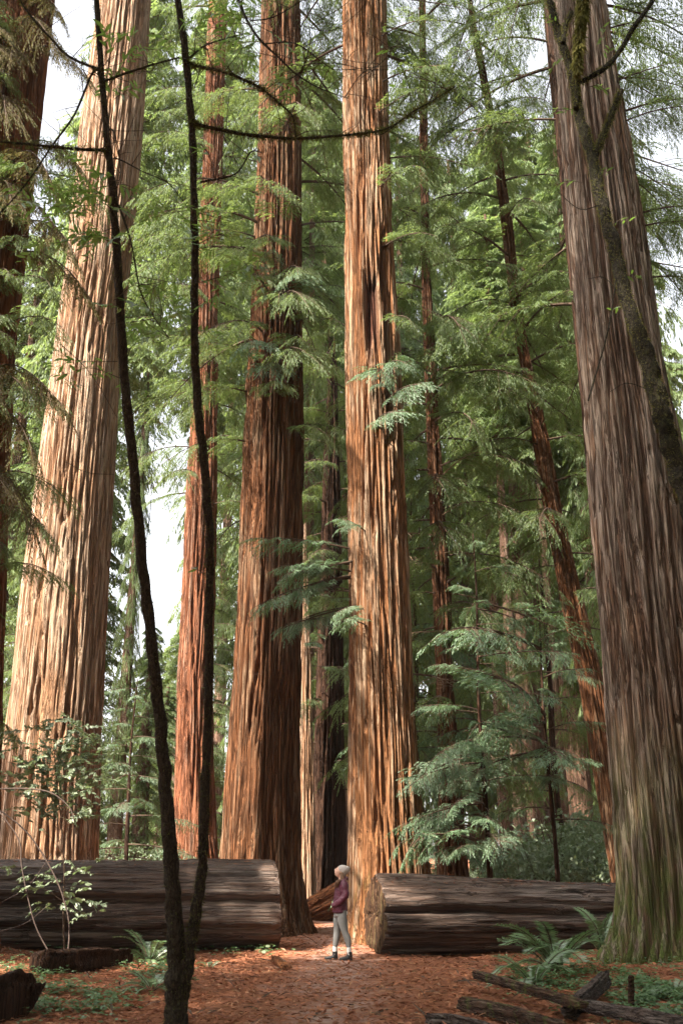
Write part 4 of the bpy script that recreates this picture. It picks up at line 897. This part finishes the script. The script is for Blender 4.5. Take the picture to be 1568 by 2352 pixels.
# head in its own frame: faces -x, then tilted back
TILT = Matrix.Rotation(math.radians(30), 3, 'Y')     # rotates -x towards +z
HC = Vector(pp(705, 455)); 
def hp(v): return np.array([tuple(HC+TILT @ Vector(p)) for p in np.atleast_2d(v)])
th = np.linspace(0, 2*np.pi, 48, endpoint=False); ph = np.linspace(.02, np.pi-.02, 40)
TH, PH = np.meshgrid(th, ph)
X, Yy, Z = np.sin(PH)*np.cos(TH), np.sin(PH)*np.sin(TH), np.cos(PH)
hx = X*.092; hy = Yy*.073; hz = Z*.112
face = np.clip(-X, 0, 1)
low = np.clip(-hz/.112, 0, 1)
hy *= 1-.30*low; hx = hx*(1-.12*low*(X > 0)) - .010*low*face
gs = lambda y, z, y0, z0, sy, sz: np.exp(-((np.abs(y)-y0)/sy)**2-((z-z0)/sz)**2)*(face > 0)
hx -= .024*gs(hy, hz, 0, -.022, .012, .017)+.013*gs(hy, hz, 0, .002, .010, .022)          # nose
hx -= .008*gs(hy, hz, 0, -.058, .022, .007)+.007*gs(hy, hz, 0, -.071, .018, .006)          # lips
hx -= .012*gs(hy, hz, 0, -.098, .022, .014)                                               # chin
hx += .012*gs(hy, hz, .031, .006, .014, .011)                                             # eye sockets
hx -= .004*gs(hy, hz, .032, .024, .022, .007)                                             # brows
hx += .006*gs(hy, hz, 0, -.082, .02, .007)
g = Geo(); V = hp(np.stack([hx, hy, hz], -1).reshape(-1, 3)); nH = len(V)
V = np.vstack([V, hp([[0, 0, .112]]), hp([[0, 0, -.112]])]); j = np.arange(48); j2 = (j+1) % 48
g.add(V, ring_faces(40, 48)[:, ::-1], np.vstack([np.stack([j, j2, np.full(48, nH)], 1), np.stack([nH-48+j2, nH-48+j, np.full(48, nH+1)], 1)]))
for sy in (-1, 1): limb(g, hp([[.012, sy*.070, .02], [.020, sy*.082, .004], [.010, sy*.074, -.026]]), [.010, .014, .008])
limb(g, [hp([[.02, 0, -.05]])[0], pp(722, 560), pp(735, 640)], [.050, .050, .065])
SH = pp(770, 650)
limb(g, [pp(740, 600), pp(738, 720), pp(725, 900), pp(712, 1060), pp(715, 1180)], [.07, .115, .10, .11, .10])
arms = {}
for sy in (-1, 1):
    arm = [pp(765, 640, sy*.12), pp(782, 690, sy*.19), pp(800, 860, sy*.225), pp(720, 950, sy*.215), pp(640, 1010, sy*.165)]
    arms[sy] = arm; limb(g, arm, [.05, .045, .038, .032, .024])
    hb = arm[-1]
    for f in range(4): limb(g, [hb, hb+np.array([-.05, -sy*.018, -.012+.012*(f-1.5)]), hb+np.array([-.078-.008*(f in (1, 2)), -sy*.032, -.04+.015*(f-1.5)])], [.010, .009, .007], 3, 8)
    limb(g, [hb+np.array([.01, 0, .015]), hb+np.array([-.03, -sy*.005, .03]), hb+np.array([-.055, -sy*.01, .022])], [.011, .010, .007], 3, 8)
legs = {-1: [pp(730, 1130, -.075), pp(745, 1290, -.085), pp(790, 1480, -.08), pp(838, 1600, -.075), pp(862, 1770, -.07), pp(868, 1870, -.07)],
        1: [pp(690, 1130, .075), pp(662, 1290, .08), pp(645, 1480, .08), pp(632, 1600, .075), pp(612, 1770, .075), pp(606, 1870, .075)]}
for sy in (-1, 1):
    limb(g, legs[sy], [.088, .078, .054, .050, .034, .034])
    ft = legs[sy][-1]; limb(g, [ft, ft+np.array([-.05, 0, -.05]), ft+np.array([-.10, 0, -.062])], [.032, .026, .016])
body = remeshed('body', g, M_skin, .0065, person, 1)
for sy in (-1, 1):                     # eyes
    ge = Geo(); c = hp([[-.0755, sy*.030, .006]])[0]; loft(ge, [(c+np.array([dx, 0, 0]), (0, .011*r, 0), (0, 0, .006*r)) for dx, r in ((-.006, .2), (-.004, .8), (0, 1), (.004, .5))], 12)
    link('eye', ge.mesh('eye', [plain('eye_dark', (.03, .02, .015), .2)]), person)
# leggings
g = Geo(); loft(g, [(pp(712, 1080), (.115, 0, 0), (0, .15, 0)), (pp(712, 1150), (.122, 0, 0), (0, .168, 0)), (pp(710, 1215), (.118, 0, 0), (0, .165, 0)), (pp(708, 1250), (.09, 0, 0), (0, .12, 0))], 24)
for sy in (-1, 1):
    L_ = legs[sy]; limb(g, [L_[0], L_[1], L_[2], L_[3], L_[4]+np.array([0, 0, .03])], [.098, .090, .064, .061, .044], 6, 18)
remeshed('leggings', g, M_legg, .009, person, 2)
for sy in (-1, 1):
    g = Geo(); L_ = legs[sy]; limb(g, [L_[4]+np.array([0, 0, .05]), L_[4]+np.array([0, 0, -.02]), L_[5]], [.041, .043, .043], 4, 16); link('sock', g.mesh('sock', [M_sock]), person)
    g = Geo(); a_ = L_[5]; gx = a_[0]; y0 = a_[1]; zt = .148   # ankle boot: shaft, vamp, sole and heel
    loft(g, [((gx+.004, y0, zt), (.052, 0, 0), (0, .045, 0)), ((gx+.004, y0, .10), (.050, 0, 0), (0, .043, 0)), ((gx+.0, y0, .07), (.058, 0, 0), (0, .043, 0)), ((gx-.03, y0, .062), (.090, 0, 0), (0, .046, 0)), ((gx-.062, y0, .045), (.122, 0, 0), (0, .050, 0)), ((gx-.066, y0, .02), (.130, 0, 0), (0, .050, 0)), ((gx-.066, y0, -.01), (.126, 0, 0), (0, .047, 0))], 28)
    b_ = remeshed('boot', g, M_boot, .007, person, 2)
# jacket
g = Geo()
loft(g, [(pp(745, 572), (.075, 0, .03), (0, .075, 0)), (pp(745, 610), (.095, 0, .02), (0, .14, 0)), (pp(740, 660), (.108, 0, .01), (0, .195, 0)), (pp(725, 760), (.128, 0, 0), (0, .20, 0)), (pp(712, 880), (.130, 0, 0), (0, .19, 0)), (pp(700, 1000), (.138, 0, 0), (0, .185, 0)), (pp(694, 1090), (.143, 0, 0), (0, .185, 0)), (pp(702, 1135), (.138, 0, 0), (0, .182, 0)), (pp(706, 1158), (.125, 0, 0), (0, .172, 0))], 32)
for sy in (-1, 1):
    A_ = arms[sy]; limb(g, [A_[0], A_[1], (A_[1]+A_[2])/2, A_[2], A_[3], A_[4]+np.array([-.03, -sy*.01, -.012]), A_[4]+np.array([-.085, -sy*.035, -.03])], [.075, .078, .070, .070, .058, .048, .044], 6, 20)
limb(g, [pp(800, 560, -.07), pp(818, 580, 0), pp(800, 560, .07)], [.03, .045, .03])      # folded hood
def wr(co):
    return .006*pn(co[:, 0]*14+co[:, 1]*8, co[:, 2]*30, seed=3)+.004*pn(co[:, 0]*30, co[:, 2]*55+co[:, 1]*20, seed=5)
jk = remeshed('jacket', g, M_jacket, .009, person, 2, wr)
g = Geo(); loft(g, [(pp(700, 1130), (.140, 0, 0), (0, .186, 0)), (pp(702, 1150), (.140, 0, 0), (0, .186, 0)), (pp(704, 1166), (.130, 0, 0), (0, .176, 0))], 32)
link('hem_band', g.mesh('hem_band', [plain('hem_cloth', (.05, .008, .02), .7)]), jk)
g = Geo(); limb(g, [pp(818, 1135, -.10), pp(824, 1165, -.105), pp(826, 1195, -.10)], [.015, .018, .010], 4, 8); link('shirt_tail', g.mesh('shirt_tail', [M_sock]), person)
# beanie
rows = []
g = Geo(); secs = []
for t, ra, rb, ox in ((-.002, .100, .083, .0), (.012, .106, .088, .0), (.045, .106, .088, .002), (.075, .098, .080, .010), (.105, .078, .064, .024), (.130, .045, .040, .044), (.143, .014, .014, .06)):
    c = np.array([.018+ox+t*.30, 0, .010+t]); a = np.array([ra*.94, 0, -ra*.34]); secs.append((hp([c])[0], np.array(TILT @ Vector(a)), (0, rb, 0)))
loft(g, secs, 32); ht = link('beanie', g.mesh('beanie', [M_hat]), person)
g = Geo(); loft(g, [(secs[0][0]-np.array(TILT @ Vector((-.004, 0, .014))), secs[0][1]*1.04, (0, .087, 0)), (secs[0][0]+np.array(TILT @ Vector((.004, 0, .012))), secs[0][1]*1.10, (0, .092, 0)), (secs[1][0]+np.array(TILT @ Vector((.006, 0, .020))), secs[1][1]*1.04, (0, .0915, 0))], 32); link('cuff', g.mesh('cuff', [M_hat]), ht)
# long wavy hair
g = Geo(); rh = np.random.default_rng(5)
for i in range(90):
    sy = rh.choice([-1, -1, 1]); st = hp([[rh.uniform(.0, .07), sy*rh.uniform(.055, .078), rh.uniform(-.03, .02)]])[0]
    fr = rh.random() < .55
    y1 = sy*rh.uniform(.09, .15); e = pp(rh.uniform(588, 690), rh.uniform(690, 790), sy*rh.uniform(.07, .15)) if fr else pp(rh.uniform(770, 845), rh.uniform(620, 720), sy*rh.uniform(.05, .17))
    m1 = pp(rh.uniform(715, 775), 575, y1*.95); m2 = (m1+e)/2+np.array([-.03 if fr else .03, sy*.05, rh.uniform(-.01, .03)])
    p = catmull([st, m1, m2, e], 7); t = np.linspace(0, 1, len(p)); p = p+.010*np.stack([np.sin(t*14+i), .6*np.cos(t*13+i*2), 0*t], 1)*t[:, None]
    tube(g, p, .0095*(1-.7*t**2), 5)
link('hair', g.mesh('hair', [M_hair]), person)


# ------------------------------------------------------------------ air between the trees
hz = Geo(); c = np.array([[x, y, z] for z in (-2, 100) for y in (-140, 720) for x in (-420, 420)], float)
hz.add(c, [[0, 2, 3, 1], [4, 5, 7, 6], [0, 1, 5, 4], [2, 6, 7, 3], [0, 4, 6, 2], [1, 3, 7, 5]])
m, nt, out = new_mat('haze_air'); pv = N(nt, 'ShaderNodeVolumePrincipled', Density=.00025, Anisotropy=.2); pv.inputs['Color'].default_value = (.93, .95, .92, 1)
nt.links.new(pv.outputs[0], out.inputs['Volume']); o = link('haze', hz.mesh('haze', [m], False)); o['kind'] = 'stuff'; o['label'] = 'faint pale haze in the air between the trees'
